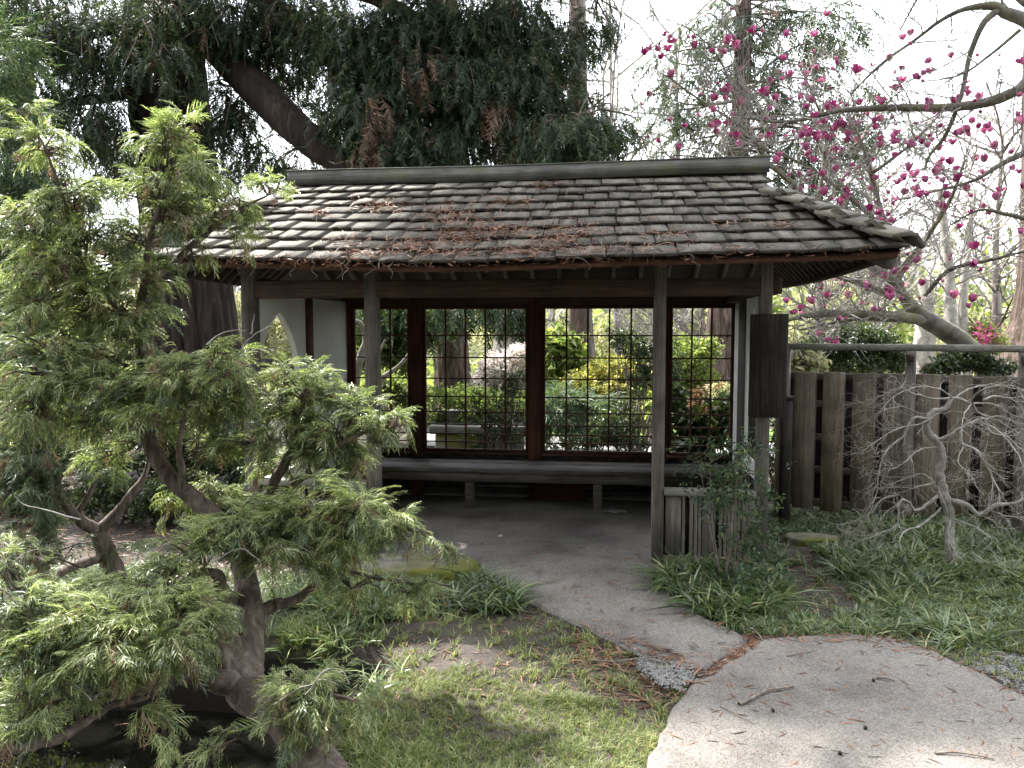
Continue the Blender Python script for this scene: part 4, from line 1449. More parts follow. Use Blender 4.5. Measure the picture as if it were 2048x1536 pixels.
# boughs and crown of the tall redwood behind the ridge
mb = MB(); mt = MB()
fp = [(1560, 60, 110, 50), (1640, 30, 90, 40), (1600, 120, 90, 40), (1420, 60, 70, 40, ), (1390, 170, 80, 40), (1560, 190, 60, 40), (1450, 240, 80, 40), (1400, 290, 90, 35), (1600, 260, 100, 40), (1700, 60, 60, 40),
      (1690, 200, 90, 50), (1560, 330, 90, 40), (1640, 350, 80, 45), (1330, 230, 70, 40), (1500, 150, 60, 50), (1500, 20, 80, 40), (1660, 410, 70, 40), (1340, 120, 60, 30), (1640, 290, 110, 40), (1770, 260, 60, 40)]
foliage_mass(mb, [(a, b, c, d_ * .75, 18, .42, 0.9) for a, b, c, d_ in fp], SPRAY, (0.4, 0.75), 0.05, droop=0.35, dead=0.03)
for a, b, c, d_ in fp:
    A0 = wp(1484, b - 30, 18); B0 = wp(a, b, 17.8)
    for k in range(3):
        e = B0 + rng.normal(0, 0.5, 3)
        tube(mt, smooth_path([A0, (A0 + e) / 2 + rng.normal(0, 0.25, 3), e], 5), np.linspace(0.035, 0.008, 11), 4, cap=False)
mb.build('crown', [M['redwood'], M['redwood_dead']], RF)
mt.build('boughs', M['greybark_far'], RF)['kind'] = 'stuff'
# foliage of the trees seen through the windows (hanging sprays at their tops)
mb = MB()
foliage_mass(mb, [(760, 600, 60, 40, 14.5, .45), (815, 630, 40, 40, 15, .35), (870, 590, 60, 45, 14.5, .6), (940, 592, 60, 40, 14.8, .6), (1010, 600, 50, 45, 14.8, .5), (1050, 615, 40, 50, 15, .4), (855, 660, 12, 50, 15.5, .25), (1095, 640, 25, 40, 15, .2)], SPRAY, (0.4, 0.7), 0.05, droop=0.9)
mb.build('crown', M['redwood'], [o for o in bpy.data.objects if o.get('label', '').startswith('furrowed red brown')][0])

# ------------------------------------------------------------------ cypress shrubs in front on the left
CS = thing('cypress_shrub', 'sprawling bright green cypress shrub with twisted trunk leaning over the pond', 'shrub', tuple(wp(650, 1560, 2.95)))
CS2 = thing('cypress_shrub', 'darker forked cypress shrub standing further left behind the pond', 'shrub', tuple(wp(235, 1160, 4.7)))
cl1 = [
    [(690, 1620, 2.85, .1), (645, 1545, 2.95, .085), (600, 1480, 3.05, .08), (545, 1420, 3.2, .08), (490, 1375, 3.35, .088), (492, 1310, 3.45, .078), (500, 1250, 3.5, .062), (494, 1180, 3.6, .055), (478, 1110, 3.7, .05), (445, 1050, 3.75, .046), (390, 1000, 3.8, .042), (335, 950, 3.82, .04), (298, 880, 3.85, .036), (296, 830, 3.9, .03), (285, 740, 3.9, .026), (278, 640, 3.9, .022), (290, 560, 3.85, .018), (300, 480, 3.8, .015), (330, 380, 3.8, .011), (370, 270, 3.8, .006)],
    [(485, 1365, 3.35, .08), (440, 1350, 3.3, .066), (390, 1345, 3.25, .05), (340, 1350, 3.2, .043), (260, 1372, 3.1, .03), (190, 1400, 3.05, .02), (110, 1430, 3.0, .012)],
    [(470, 1345, 3.35, .05), (445, 1300, 3.3, .045), (438, 1255, 3.3, .03), (400, 1240, 3.2, .02), (320, 1265, 3.1, .014), (240, 1280, 3.0, .01)],
    [(480, 1210, 3.55, .04), (450, 1190, 3.5, .034), (440, 1150, 3.45, .025), (395, 1145, 3.4, .018), (355, 1185, 3.35, .012)],
    [(500, 1235, 3.55, .032), (540, 1212, 3.6, .028), (590, 1200, 3.6, .022), (632, 1165, 3.6, .017), (660, 1130, 3.6, .01), (780, 1150, 3.6, .007), (900, 1160, 3.6, .004)],
    [(480, 1120, 3.7, .03), (530, 1030, 3.9, .028), (545, 970, 3.9, .027), (568, 930, 3.9, .025), (590, 890, 3.9, .02), (602, 835, 3.9, .015), (610, 780, 3.9, .008)],
    [(545, 1000, 3.9, .024), (600, 960, 3.9, .02), (650, 925, 3.85, .017), (690, 890, 3.8, .012), (760, 860, 3.8, .008), (825, 855, 3.8, .004)],
    [(480, 1130, 3.7, .025), (560, 1080, 3.6, .018), (660, 1050, 3.5, .012), (780, 1060, 3.5, .008), (860, 1070, 3.5, .004)],
    [(270, 650, 3.9, .02), (230, 600, 3.85, .017), (185, 555, 3.8, .014), (150, 480, 3.8, .012), (125, 390, 3.8, .009), (95, 300, 3.75, .006), (40, 215, 3.75, .003)],
    [(292, 570, 3.85, .015), (345, 530, 3.9, .016), (400, 480, 3.9, .013), (450, 440, 3.9, .009), (520, 400, 3.9, .006), (575, 375, 3.9, .003)],
    [(360, 980, 3.8, .02), (365, 930, 3.75, .018), (358, 880, 3.7, .014), (370, 800, 3.7, .01), (430, 750, 3.7, .006), (520, 720, 3.7, .003)],
    [(300, 850, 3.88, .018), (240, 800, 3.8, .012), (150, 760, 3.75, .008), (60, 740, 3.7, .005)],
    [(-30, 1500, 2.75, .024), (60, 1490, 2.85, .022), (110, 1478, 2.9, .019), (165, 1445, 2.95, .014), (215, 1418, 3.0, .01), (290, 1390, 3.1, .008)],
    [(60, 1440, 2.95, .012), (105, 1400, 3.0, .011), (130, 1385, 3.1, .008)],
    [(560, 1430, 3.15, .02), (620, 1400, 3.0, .012), (680, 1390, 2.95, .008), (720, 1420, 2.9, .004)],
]
mb = MB()
P, rr = limb_px(cl1[0], 7)
tube(mb, P, rr, 20, ridges=7, rough=0.03)
mb.build('trunk', M['shrubbark'], CS, smooth=True)
NODES1 = [P[40:]]
for L_ in cl1[1:]:
    mb = MB()
    P, rr = limb_px(L_, 6)
    P = P + np.cumsum(rng.normal(0, 0.003, P.shape), 0)
    tube(mb, P, rr, 10, ridges=4, rough=0.03)
    mb.build('branch', M['shrubbark'], CS, smooth=True)
    NODES1.append(P)
NODES1 = np.vstack(NODES1)
cl2 = [
    [(260, 1230, 4.7, .07), (235, 1160, 4.7, .06), (215, 1110, 4.65, .056), (196, 1062, 4.6, .05)],
    [(196, 1062, 4.6, .04), (160, 1040, 4.5, .034), (130, 1005, 4.45, .028), (100, 930, 4.4, .02), (80, 850, 4.4, .014), (60, 760, 4.4, .008)],
    [(196, 1062, 4.6, .036), (230, 1030, 4.6, .03), (265, 985, 4.6, .025), (290, 950, 4.6, .016), (300, 900, 4.6, .01)],
    [(212, 1108, 4.65, .035), (170, 1125, 4.5, .03), (130, 1140, 4.4, .025), (95, 1165, 4.3, .017), (20, 1180, 4.2, .01)],
    [(150, 1035, 4.5, .02), (190, 960, 4.5, .016), (185, 880, 4.5, .012), (150, 790, 4.4, .007)],
]
NODES2 = []
for k, L_ in enumerate(cl2):
    mb = MB()
    P, rr = limb_px(L_, 6)
    tube(mb, P, rr, 12, ridges=5, rough=0.03)
    mb.build('trunk' if k == 0 else 'branch', M['shrubbark'], CS2, smooth=True)
    NODES2.append(P)
NODES2 = np.vstack(NODES2)

pads1 = [  # top left lobe
    (50, 215, 50, 18, 3.75, .6), (95, 300, 60, 40, 3.75, .8), (45, 275, 35, 30, 3.7, .5), (150, 390, 80, 45, 3.8, 1), (70, 430, 75, 35, 3.75, 1), (190, 470, 70, 45, 3.8, 1), (100, 530, 90, 40, 3.75, 1), (50, 620, 60, 45, 3.7, .9), (170, 600, 80, 45, 3.8, .9),
    (120, 690, 110, 40, 3.75, .9), (240, 560, 50, 40, 3.85, .7),
    # second lobe
    (370, 250, 55, 25, 3.8, .9), (320, 290, 60, 40, 3.8, 1), (400, 350, 60, 40, 3.8, .8), (300, 370, 70, 45, 3.8, .9), (350, 440, 80, 50, 3.8, .9), (270, 470, 60, 45, 3.8, .8), (420, 410, 50, 40, 3.9, .7), (300, 560, 70, 45, 3.8, .8), (380, 515, 50, 30, 3.8, .5), (470, 420, 50, 28, 3.9, .8), (540, 385, 50, 24, 3.9, .8), (470, 480, 50, 22, 3.9, .6), (290, 625, 50, 35, 3.8, .6), (220, 650, 70, 40, 3.8, .7),
    # middle
    (410, 715, 100, 35, 3.7, .9), (330, 760, 130, 50, 3.75, 1.1), (460, 755, 85, 30, 3.7, .9), (220, 770, 120, 45, 3.75, 1), (90, 760, 110, 50, 3.7, 1), (60, 850, 90, 50, 3.65, 1), (180, 860, 90, 40, 3.75, .8), (440, 820, 90, 45, 3.75, 1), (340, 850, 60, 40, 3.85, .5), (500, 880, 80, 45, 3.8, .8), (420, 900, 70, 45, 3.85, .7), (260, 830, 60, 30, 3.6, .8),
    # right tier
    (620, 770, 80, 40, 3.85, 1.2), (700, 800, 70, 40, 3.85, 1.2), (580, 830, 70, 45, 3.9, 1), (660, 860, 80, 45, 3.85, 1.1), (750, 850, 60, 40, 3.8, 1.1), (800, 850, 36, 28, 3.8, .9), (640, 910, 90, 40, 3.9, .9), (700, 920, 60, 35, 3.9, .8), (560, 930, 60, 40, 4.0, .6),
    # lower right tier
    (640, 970, 60, 30, 3.6, 1), (600, 1030, 100, 45, 3.5, 1.1), (720, 1020, 80, 40, 3.5, 1.2), (790, 1050, 50, 35, 3.5, 1.1), (845, 1075, 28, 14, 3.5, .7), (480, 1050, 110, 40, 3.45, 1.1), (400, 1080, 90, 35, 3.4, 1.0), (560, 1110, 110, 45, 3.45, 1.1), (690, 1090, 100, 40, 3.5, 1.1), (340, 1120, 60, 25, 3.35, .7),
    (700, 1180, 100, 35, 3.6, .6), (800, 1195, 80, 25, 3.6, .4), (870, 1165, 40, 15, 3.6, .3), (915, 1120, 20, 12, 3.6, .4), (830, 1230, 50, 25, 3.7, .3), (640, 1130, 70, 40, 3.55, .7),
    # bright bottom mass
    (330, 1155, 70, 25, 3.3, .7), (330, 1190, 110, 40, 3.2, 1.2), (400, 1220, 80, 40, 3.2, 1.0), (240, 1230, 110, 45, 3.1, 1.3), (350, 1270, 120, 45, 3.1, 1.4), (120, 1240, 100, 45, 3.0, 1.2), (200, 1300, 120, 40, 3.0, 1.3), (300, 1320, 110, 35, 3.05, 1.1), (60, 1290, 80, 40, 2.95, 1.1), (410, 1290, 45, 30, 3.15, .6), (120, 1340, 80, 30, 2.95, .7), (290, 1370, 30, 30, 3.05, .7),
    (160, 1395, 60, 18, 3.0, .5), (40, 1450, 60, 40, 2.85, .8), (30, 1400, 40, 30, 2.9, .6), (90, 1420, 40, 25, 2.9, .5),
    (600, 1370, 70, 35, 3.0, .9), (560, 1400, 60, 35, 3.0, .7), (650, 1420, 60, 35, 2.95, .6), (560, 1470, 50, 40, 2.9, .45), (680, 1350, 50, 25, 3.2, .4),
    (20, 1190, 60, 40, 3.0, 1), (20, 1100, 70, 40, 3.3, .8), (430, 985, 80, 35, 4.0, .8), (70, 480, 70, 50, 3.8, .7), (150, 555, 70, 40, 3.9, .7), (235, 520, 50, 60, 3.95, .7), (60, 565, 70, 40, 3.8, .7), (240, 625, 80, 45, 3.9, .8), (160, 650, 100, 40, 3.85, .9), (270, 690, 80, 35, 3.85, .6), (230, 720, 90, 40, 3.8, .7), (340, 400, 80, 60, 3.95, .35), (300, 820, 90, 40, 3.95, .7), (200, 920, 60, 40, 4.0, .6), (560, 760, 40, 30, 3.85, .7), (510, 800, 60, 40, 3.9, .8), (340, 1020, 60, 30, 4.0, .5), (520, 1000, 60, 30, 3.9, .6), (170, 1185, 70, 30, 3.2, .8), (100, 1180, 70, 30, 3.2, .8),
    (430, 1500, 45, 25, 2.95, .5), (350, 1500, 30, 22, 2.95, .4), (290, 1440, 40, 15, 3.0, .35), (720, 1410, 40, 25, 2.95, .35)]
pads2 = [(40, 800, 90, 60, 4.4, .8), (130, 830, 80, 50, 4.4, .8), (60, 900, 100, 50, 4.4, 1), (50, 980, 80, 50, 4.3, .9), (140, 950, 70, 40, 4.4, .6), (40, 1060, 80, 50, 4.3, .9), (120, 1090, 60, 30, 4.3, .5), (290, 890, 60, 50, 4.6, .5), (60, 1140, 90, 30, 4.2, .7), (200, 900, 50, 40, 4.5, .5), (250, 1090, 60, 25, 4.6, .4), (40, 700, 70, 50, 4.4, .8), (150, 760, 60, 40, 4.4, .7), (230, 950, 40, 25, 4.6, .4), (50, 1000, 80, 45, 4.2, .9), (60, 1090, 80, 40, 4.1, .8), (105, 965, 60, 35, 4.3, .7), (20, 950, 60, 50, 4.2, .8)]


def cypress(parent, pads, nodes, dens, mats, seed):
    mb, md, mt = MB(), MB(), MB()
    for pad in pads:
        px, py, rx, ry, d, k = pad
        n = int(rx * ry * dens * k)
        c = wp(px, py, d)
        dz = 0.75 * max(rx, ry) / FPX * d
        # finger-like sub branches inside the pad, each carrying fronds on both sides
        j = nodes[np.argsort(np.linalg.norm(nodes - c, axis=1))[:6]]
        nb = max(3, int(n / 9))
        u = unit(nb) * (rng.uniform(0.25, 1, nb) ** (1 / 2.2))[:, None]
        E_ = c + u[:, :1] * _rr * rx / FPX * d + u[:, 1:2] * _ff * dz + u[:, 2:3] * np.array([0, 0, 1.0]) * ry / FPX * d
        TT, DD = [], []
        for e in E_:
            a = c + (j[rng.integers(0, len(j))] - c) * rng.uniform(0.15, 0.75)
            if np.linalg.norm(a - e) > 0.55: a = e + (a - e) * 0.55 / np.linalg.norm(a - e)
            mid = (a + e) / 2 + rng.normal(0, 0.02, 3) + [0, 0, 0.02]
            path = smooth_path([a, mid, e], 4)
            tube(mt, path, np.linspace(0.006, 0.0018, len(path)), 3, cap=False)
            dirv = (e - a) / (np.linalg.norm(e - a) + 1e-6)
            for q in range(9):
                t = rng.uniform(0.3, 1.0)
                pos = path[min(int(t * (len(path) - 1)), len(path) - 1)] + rng.normal(0, 0.012, 3)
                s_ = np.cross(dirv, [0, 0, 1]); s_ /= np.linalg.norm(s_) + 1e-6
                D = dirv * rng.uniform(0.5, 1.1) + s_ * rng.uniform(-0.9, 0.9) + np.array([0, 0, rng.uniform(-0.3, 0.45)])
                TT.append(pos); DD.append(D)
        TT, DD = np.array(TT), np.array(DD)
        S = rng.uniform(0.05, 0.115, len(TT)) * (0.75 + 0.07 * d)
        dead = rng.random(len(TT)) < 0.07
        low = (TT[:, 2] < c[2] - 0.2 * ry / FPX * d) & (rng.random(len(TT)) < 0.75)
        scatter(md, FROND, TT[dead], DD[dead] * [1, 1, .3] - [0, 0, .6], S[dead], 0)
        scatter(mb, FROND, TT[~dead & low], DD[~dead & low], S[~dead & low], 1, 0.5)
        scatter(mb, FROND, TT[~dead & ~low], DD[~dead & ~low], S[~dead & ~low], 0, 0.5)
    mb.build('foliage', mats, parent)
    md.build('dead_foliage', M['cypress_dead'], parent)
    mt.build('twigs', M['shrubbark'], parent)['kind'] = 'stuff'


cypress(CS, pads1, NODES1, 0.058, [M['cypress'], M['cypress_dk']], 1)
cypress(CS2, pads2, NODES2, 0.045, [M['cypress_dk'], M['cypress_dk']], 2)
# pale leafless twig ends sticking out of the shrub
for rows in ([(480, 700, 3.7), (495, 672, 3.7), (530, 650, 3.7), (548, 640, 3.7)], [(500, 668, 3.7), (506, 645, 3.7), (503, 628, 3.7)], [(415, 690, 3.7), (450, 665, 3.7), (490, 660, 3.7)], [(0, 1150, 3.2), (60, 1100, 3.3), (130, 1110, 3.3)],
             [(290, 1150, 3.3), (310, 1100, 3.3), (345, 1080, 3.3)], [(610, 1390, 2.9), (640, 1350, 2.9), (670, 1340, 2.9), (690, 1370, 2.9)], [(560, 1400, 2.9), (600, 1370, 2.9), (660, 1345, 2.9)], [(180, 1400, 2.9), (150, 1370, 2.9), (90, 1360, 2.9)],
             [(430, 1120, 3.3), (470, 1090, 3.3), (500, 1105, 3.3), (515, 1120, 3.3)], [(560, 1080, 3.4), (600, 1090, 3.4), (640, 1110, 3.4)], [(160, 1040, 3.3), (60, 1010, 3.3), (30, 990, 3.3)], [(500, 1480, 2.9), (515, 1430, 2.9), (520, 1400, 2.9)]):
    P = smooth_path(np.array([wp(*q) for q in rows]), 4)
    P = P + np.cumsum(rng.normal(0, 0.003, P.shape), 0)
    mb = MB(); tube(mb, P, np.linspace(0.004, 0.0014, len(P)), 5); mb.build('bare_twig', M['maplebark'], CS)

# ------------------------------------------------------------------ weeping maple on the right
MP = thing('maple_tree', 'small leafless weeping maple with grey twisted branches before the fence', 'tree', tuple(Zp(1900, 1143)))


def cz(x, y): return (1500 + x / 2.898, 620 + y / 2.898)


mdep = 5.55
mtrunk = [(1180, 1540, .062), (1176, 1500, .056), (1166, 1400, .046), (1152, 1330, .042), (1160, 1200, .043), (1130, 1080, .043), (1100, 960, .042), (1112, 860, .04), (1090, 770, .038), (1040, 720, .034), (1022, 660, .03), (1060, 590, .026), (1130, 572, .022), (1180, 510, .018), (1275, 540, .014)]
P, rr = limb_px([(*cz(a, b), mdep, r) for a, b, r in mtrunk], 7)
mb = MB(); tube(mb, P, rr * 0.74 * (1 + 0.1 * np.sin(np.arange(len(rr)) * 1.7)), 16, ridges=5, rough=0.045); mb.build('trunk', M['maplebark'], MP, smooth=True)
ml = [
    ([(1165, 1110), (1250, 1140), (1330, 1190), (1430, 1130), (1550, 1115), (1600, 1085), (1700, 1110)], .03, -.25), ([(1150, 1190), (1110, 1120), (1088, 1040), (1120, 990)], .024, -.12), ([(1095, 1075), (1030, 1130), (960, 1160), (910, 1112), (860, 1120), (850, 1250), (780, 1310), (640, 1360)], .017, -.3),
    ([(1110, 1150), (1010, 1250), (900, 1290), (860, 1360)], .013, -.4), ([(1060, 985), (980, 950), (860, 990), (800, 1010)], .015, .2), ([(860, 1070), (760, 1100), (700, 1170), (560, 1222), (470, 1215)], .011, .05), ([(1075, 1000), (960, 1040), (860, 1070)], .013, .05),
    ([(1085, 750), (1160, 730), (1220, 690), (1235, 770), (1320, 800), (1400, 900), (1440, 985), (1500, 1070)], .021, -.3), ([(1045, 640), (945, 625), (890, 740), (820, 800), (765, 900), (740, 1050), (700, 1180)], .015, -.15),
    ([(1220, 690), (1340, 640), (1390, 720), (1500, 760), (1600, 860), (1640, 1000)], .017, -.1), ([(1280, 545), (1250, 610), (1230, 700)], .01, -.2), ([(1285, 540), (1330, 600), (1450, 640), (1580, 740), (1660, 900)], .014, .15), ([(1180, 512), (1060, 522), (950, 492), (870, 455), (760, 500), (680, 560)], .012, .2),
    ([(1110, 790), (980, 815), (890, 900), (800, 950)], .012, -.1), ([(1160, 1200), (1270, 1250), (1330, 1300), (1400, 1345)], .01, -.35), ([(1165, 1200), (1150, 1300), (1185, 1390)], .009, -.3), ([(1240, 770), (1210, 870), (1270, 930), (1310, 990)], .009, -.3),
    ([(1350, 520), (1450, 500), (1560, 540), (1680, 640)], .012, .3), ([(1200, 500), (1300, 450), (1420, 430), (1560, 470)], .01, .3), ([(1250, 545), (1340, 470), (1470, 440), (1600, 490), (1700, 600)], .011, -.3), ([(1180, 510), (1100, 455), (980, 450), (850, 500), (760, 580)], .01, -.25), ([(1290, 545), (1400, 560), (1500, 610), (1590, 690), (1650, 800)], .01, .1), ([(1100, 590), (980, 660), (860, 680), (740, 740), (640, 820)], .009, -.15), ([(1350, 640), (1440, 610), (1540, 650), (1640, 760)], .009, .2), ([(1130, 560), (1000, 600), (860, 560), (720, 600), (620, 700)], .011, .25), ([(1340, 640), (1450, 700), (1560, 820), (1600, 950)], .01, -.35), ([(1300, 1180), (1400, 1170), (1500, 1200), (1620, 1190)], .012, -.35)]
tip = []
mtw = MB()
Pm = dict(max=2, kids=[3, 3], wig=0.24, grav=[-0.02, -0.05, -0.06], rmin=0.0008, seg=3, ang=(0.35, 0.95), ratio=(0.5, 0.8))
for rows, r, dd in ml:
    rr_px = [(*cz(a, b), mdep + dd * k / (len(rows) - 1), 0) for k, (a, b) in enumerate(rows)]
    P, _ = limb_px(rr_px, 6)
    P = P + np.cumsum(rng.normal(0, 0.0035, P.shape), 0) * 0.8
    mb = MB(); tube(mb, P, np.linspace(r, r * 0.22, len(P)) * 0.72, 8, rough=0.07); mb.build('branch', M['maplebark'], MP, smooth=True)
    lo = []
    for k in range(5, len(P), 2):
        t = P[k] - P[k - 1]; t /= np.linalg.norm(t) + 1e-9
        e = unit(1)[0]; e[2] = abs(e[2]) * 0.3 - 0.1
        grow(lo, tip, P[k], t * 0.7 + e * 0.8, rng.uniform(0.08, 0.26), 0.0021, 0, Pm)
    for Q, q_r, lev in lo:
        tube(mtw, Q, q_r, 3, cap=False)
mtw.build('twigs', M['mapletip'], MP)['kind'] = 'stuff'

# ------------------------------------------------------------------ magnolias
def magnolia(label, limbs, kid_step, twig_len, want, seed, group, bl_n):
    t = thing('magnolia_tree', label, 'tree', tuple(wp(*limbs[0][0][:3])))
    tips, mt = [], MB()
    P_ = dict(max=2, kids=[4, 4], wig=0.2, grav=[0.05, 0.07, 0.1], rmin=0.0027, seg=4, ang=(0.4, 1.05), ratio=(0.5, 0.8))
    for rows in limbs:
        P, rr = limb_px(rows, 7)
        mb = MB(); tube(mb, P, rr, 10, rough=0.03); mb.build('limb', M['magbark'], t, smooth=True)
        lo = []
        L = np.r_[0, np.cumsum(np.linalg.norm(np.diff(P, axis=0), axis=1))]
        for s in np.arange(0.5, L[-1], kid_step):
            k = min(int(np.searchsorted(L, s)), len(P) - 1)
            if rr[k] > 0.075: continue
            dd = P[k] - P[k - 1]; dd /= np.linalg.norm(dd) + 1e-9
            e = unit(1)[0]; e[2] = e[2] * 0.8 + 0.25; e[1] *= 0.7
            grow(lo, tips, P[k], dd * 0.5 + e, rng.uniform(*twig_len), min(0.011, rr[k] * 0.8), 0, P_)
        for Q, q_r, lev in lo:
            tube(mt, Q, q_r, 3, cap=False)
    mt.build('twigs', M['twigbark'], t)['kind'] = 'stuff'
    # each blossom is a part
    TP = np.array([a for a, b in tips])
    x, y, d = proj(TP)
    ok = np.array([want(a, b) for a, b in zip(x, y)])
    idx = rng.permutation(np.nonzero(ok)[0])
    chosen = []
    for i in idx:
        if len(chosen) >= bl_n: break
        if all((x[i] - x[j]) ** 2 + (y[i] - y[j]) ** 2 > 13 ** 2 for j in chosen) or rng.random() < 0.12: chosen.append(i)
    spots = [(i, TP[i]) for i in chosen] + [(i, TP[i] + rng.normal(0, 0.045, 3)) for i in chosen if rng.random() < 0.38]
    for i, pos_ in spots[:298]:
        o = bpy.data.objects.new('blossom', BLOS[rng.integers(0, len(BLOS))])
        SC.collection.objects.link(o)
        o.parent = t
        o.matrix_parent_inverse = Matrix.Translation(t.location).inverted()
        s = rng.choice((0.5, 0.6, 0.85, 1.0, 1.2, 1.4)) * rng.uniform(0.85, 1.1) * 0.082 * (d[i] / 9.0) ** 0.4 * 0.67
        o.matrix_basis = Matrix.LocRotScale(Vector(pos_), Matrix.Rotation(rng.uniform(0, 6.28), 3, 'Z') @ Matrix.Rotation(rng.normal(0, 0.35), 3, 'X') , None) @ Matrix.Scale(s, 4)
    return t


def blossom_mesh(i):
    r = np.random.default_rng(40 + i)
    mb = MB()
    op = (0.1, 0.3, 0.55, 0.8)[i % 4]
    for ring, npet, h, w in ((0, 3, 1.2, 0.66), (1, 4, 1.05, 0.75)):
        for k in range(npet):
            az = 6.283 * k / npet + ring * 0.5 + r.normal(0, 0.15)
            o = op * (1 + 0.6 * ring) * r.uniform(0.8, 1.2)
            d = np.array([math.cos(az), math.sin(az), 0]); s_ = np.array([-d[1], d[0], 0])
            V = []
            prof = [(0.0, 0.06, 0.3), (0.3, 0.42, 0.95), (0.65, 0.5 + 0.2 * o, 1.1), (0.9, 0.36 + 0.5 * o, 0.95), (1.0, 0.2 + 0.6 * o, 0.6)]
            for u, rad, ww in prof:
                for sgn in (-1, 0, 1):
                    V.append(d * (rad - 0.1 * abs(sgn) * ww) + s_ * sgn * w * ww * 0.55 + np.array([0, 0, u * h]))
            F = []
            for a in range(4):
                for b in range(2): F.append((a * 3 + b, a * 3 + b + 1, a * 3 + b + 4, a * 3 + b + 3))
            mb.add(np.array(V), F)
    return mb.mesh('blossom', M['petal'], smooth=True)


BLOS = [blossom_mesh(i) for i in range(6)]


def want1(x, y):
    if not (1270 < x < 2090 and 20 < y < 700): return False
    if x < 1560 and y > 330: return False
    return rng.random() < 0.9


magA = [
    [(2060, 830, 10.5, .17), (1985, 745, 10.2, .14), (1930, 690, 10, .13), (1880, 655, 9.9, .12), (1840, 632, 9.8, .11), (1812, 600, 9.8, .075), (1795, 565, 9.8, .06), (1790, 500, 9.8, .045), (1760, 420, 9.8, .04), (1735, 320, 9.8, .025), (1700, 230, 9.8, .012)],
    [(1850, 640, 9.8, .075), (1800, 634, 9.6, .065), (1740, 628, 9.4, .055), (1680, 626, 9.2, .05), (1620, 630, 9.1, .04), (1575, 640, 9, .02)],
    [(1840, 640, 9.8, .05), (1760, 637, 9.5, .04), (1700, 640, 9.4, .02), (1600, 660, 9.2, .012)],
    [(1800, 570, 9.8, .06), (1720, 520, 9.5, .045), (1640, 480, 9.3, .03), (1590, 450, 9.2, .02)],
    [(1625, 420, 10.2, .045), (1600, 385, 10.2, .042), (1560, 345, 10.2, .038), (1535, 325, 10.2, .03), (1490, 260, 10.2, .02), (1400, 200, 10.1, .012), (1330, 150, 10, .007)],
    [(1630, 425, 10.2, .035), (1645, 350, 10.2, .025), (1652, 270, 10.2, .02), (1630, 200, 10.2, .013), (1600, 130, 10.2, .007)],
    [(1790, 560, 9.8, .05), (1850, 480, 9.6, .035), (1900, 400, 9.5, .025), (1930, 320, 9.4, .015)],
    [(1560, 560, 9.3, .02), (1620, 545, 9.2, .025), (1700, 560, 9.4, .03), (1780, 590, 9.7, .05)],
    [(1850, 590, 9.7, .03), (1900, 540, 9.3, .025), (1980, 520, 9.1, .02), (2060, 500, 9, .012)],
    [(1750, 440, 9.8, .03), (1680, 380, 9.6, .02), (1610, 330, 9.6, .014), (1500, 290, 9.5, .008)],
    [(1740, 350, 9.8, .025), (1820, 290, 9.6, .018), (1880, 230, 9.5, .01)],
    [(1480, 230, 10.2, .018), (1440, 120, 10.2, .012), (1380, 60, 10.2, .007), (1310, 30, 10.2, .004)],
    [(1550, 335, 10.2, .022), (1450, 320, 10.1, .014), (1350, 310, 10, .008)],
]
magB = [[(a, b, c, r * .8) for a, b, c, r in q] for q in [
    [(2225, 1010, 8.6, .25), (2200, 640, 8.6, .2), (2150, 300, 8.5, .16), (2090, 150, 8.4, .13), (2040, 178, 8.4, .075), (1990, 200, 8.5, .07), (1936, 211, 8.6, .064), (1870, 216, 8.7, .056), (1815, 215, 8.8, .05), (1740, 217, 8.9, .044), (1670, 223, 9, .036), (1600, 240, 9.1, .028), (1550, 243, 9.2, .02), (1480, 235, 9.3, .011)],
    [(2120, 120, 8.4, .11), (2060, 48, 8.4, .09), (2010, 25, 8.5, .075), (1985, 12, 8.5, .06), (1930, 18, 8.6, .035), (1880, 42, 8.8, .027), (1830, 80, 8.9, .022), (1760, 130, 9, .018), (1700, 190, 9.1, .011)],
    [(1995, 20, 8.5, .05), (1965, 50, 8.5, .042), (1940, 110, 8.6, .035), (1925, 180, 8.6, .03), (1905, 240, 8.7, .03), (1885, 280, 8.8, .028), (1860, 310, 8.8, .022), (1848, 340, 8.8, .014)],
    [(2080, 30, 8.4, .05), (2000, -30, 8.5, .04), (1930, -60, 8.6, .03), (1850, -20, 8.7, .018), (1800, 60, 8.8, .01)],
    [(2140, 260, 8.4, .08), (2060, 300, 8.4, .05), (2000, 330, 8.5, .035), (1950, 360, 8.6, .025), (1880, 380, 8.7, .016), (1800, 400, 8.8, .009)],
    [(2040, 60, 8.4, .025), (1980, 110, 8.5, .018), (1920, 150, 8.6, .012), (1840, 165, 8.7, .007)],
    [(2150, 420, 8.5, .06), (2080, 440, 8.5, .04), (2020, 430, 8.5, .03), (1960, 420, 8.6, .018), (1900, 450, 8.7, .01)],
]]
magnolia('magnolia with mossy leaning trunk rising behind the fence, full of magenta blossoms', magA, 0.095, (0.4, 0.9), want1, 1, None, 235)
magnolia('magnolia reaching in from the right edge on a long level limb, fewer darker blossoms', magB, 0.17, (0.35, 0.8), lambda x, y: 1500 < x < 2090 and 90 < y < 560 and (y > 200 or rng.random() < .25), 2, None, 110)

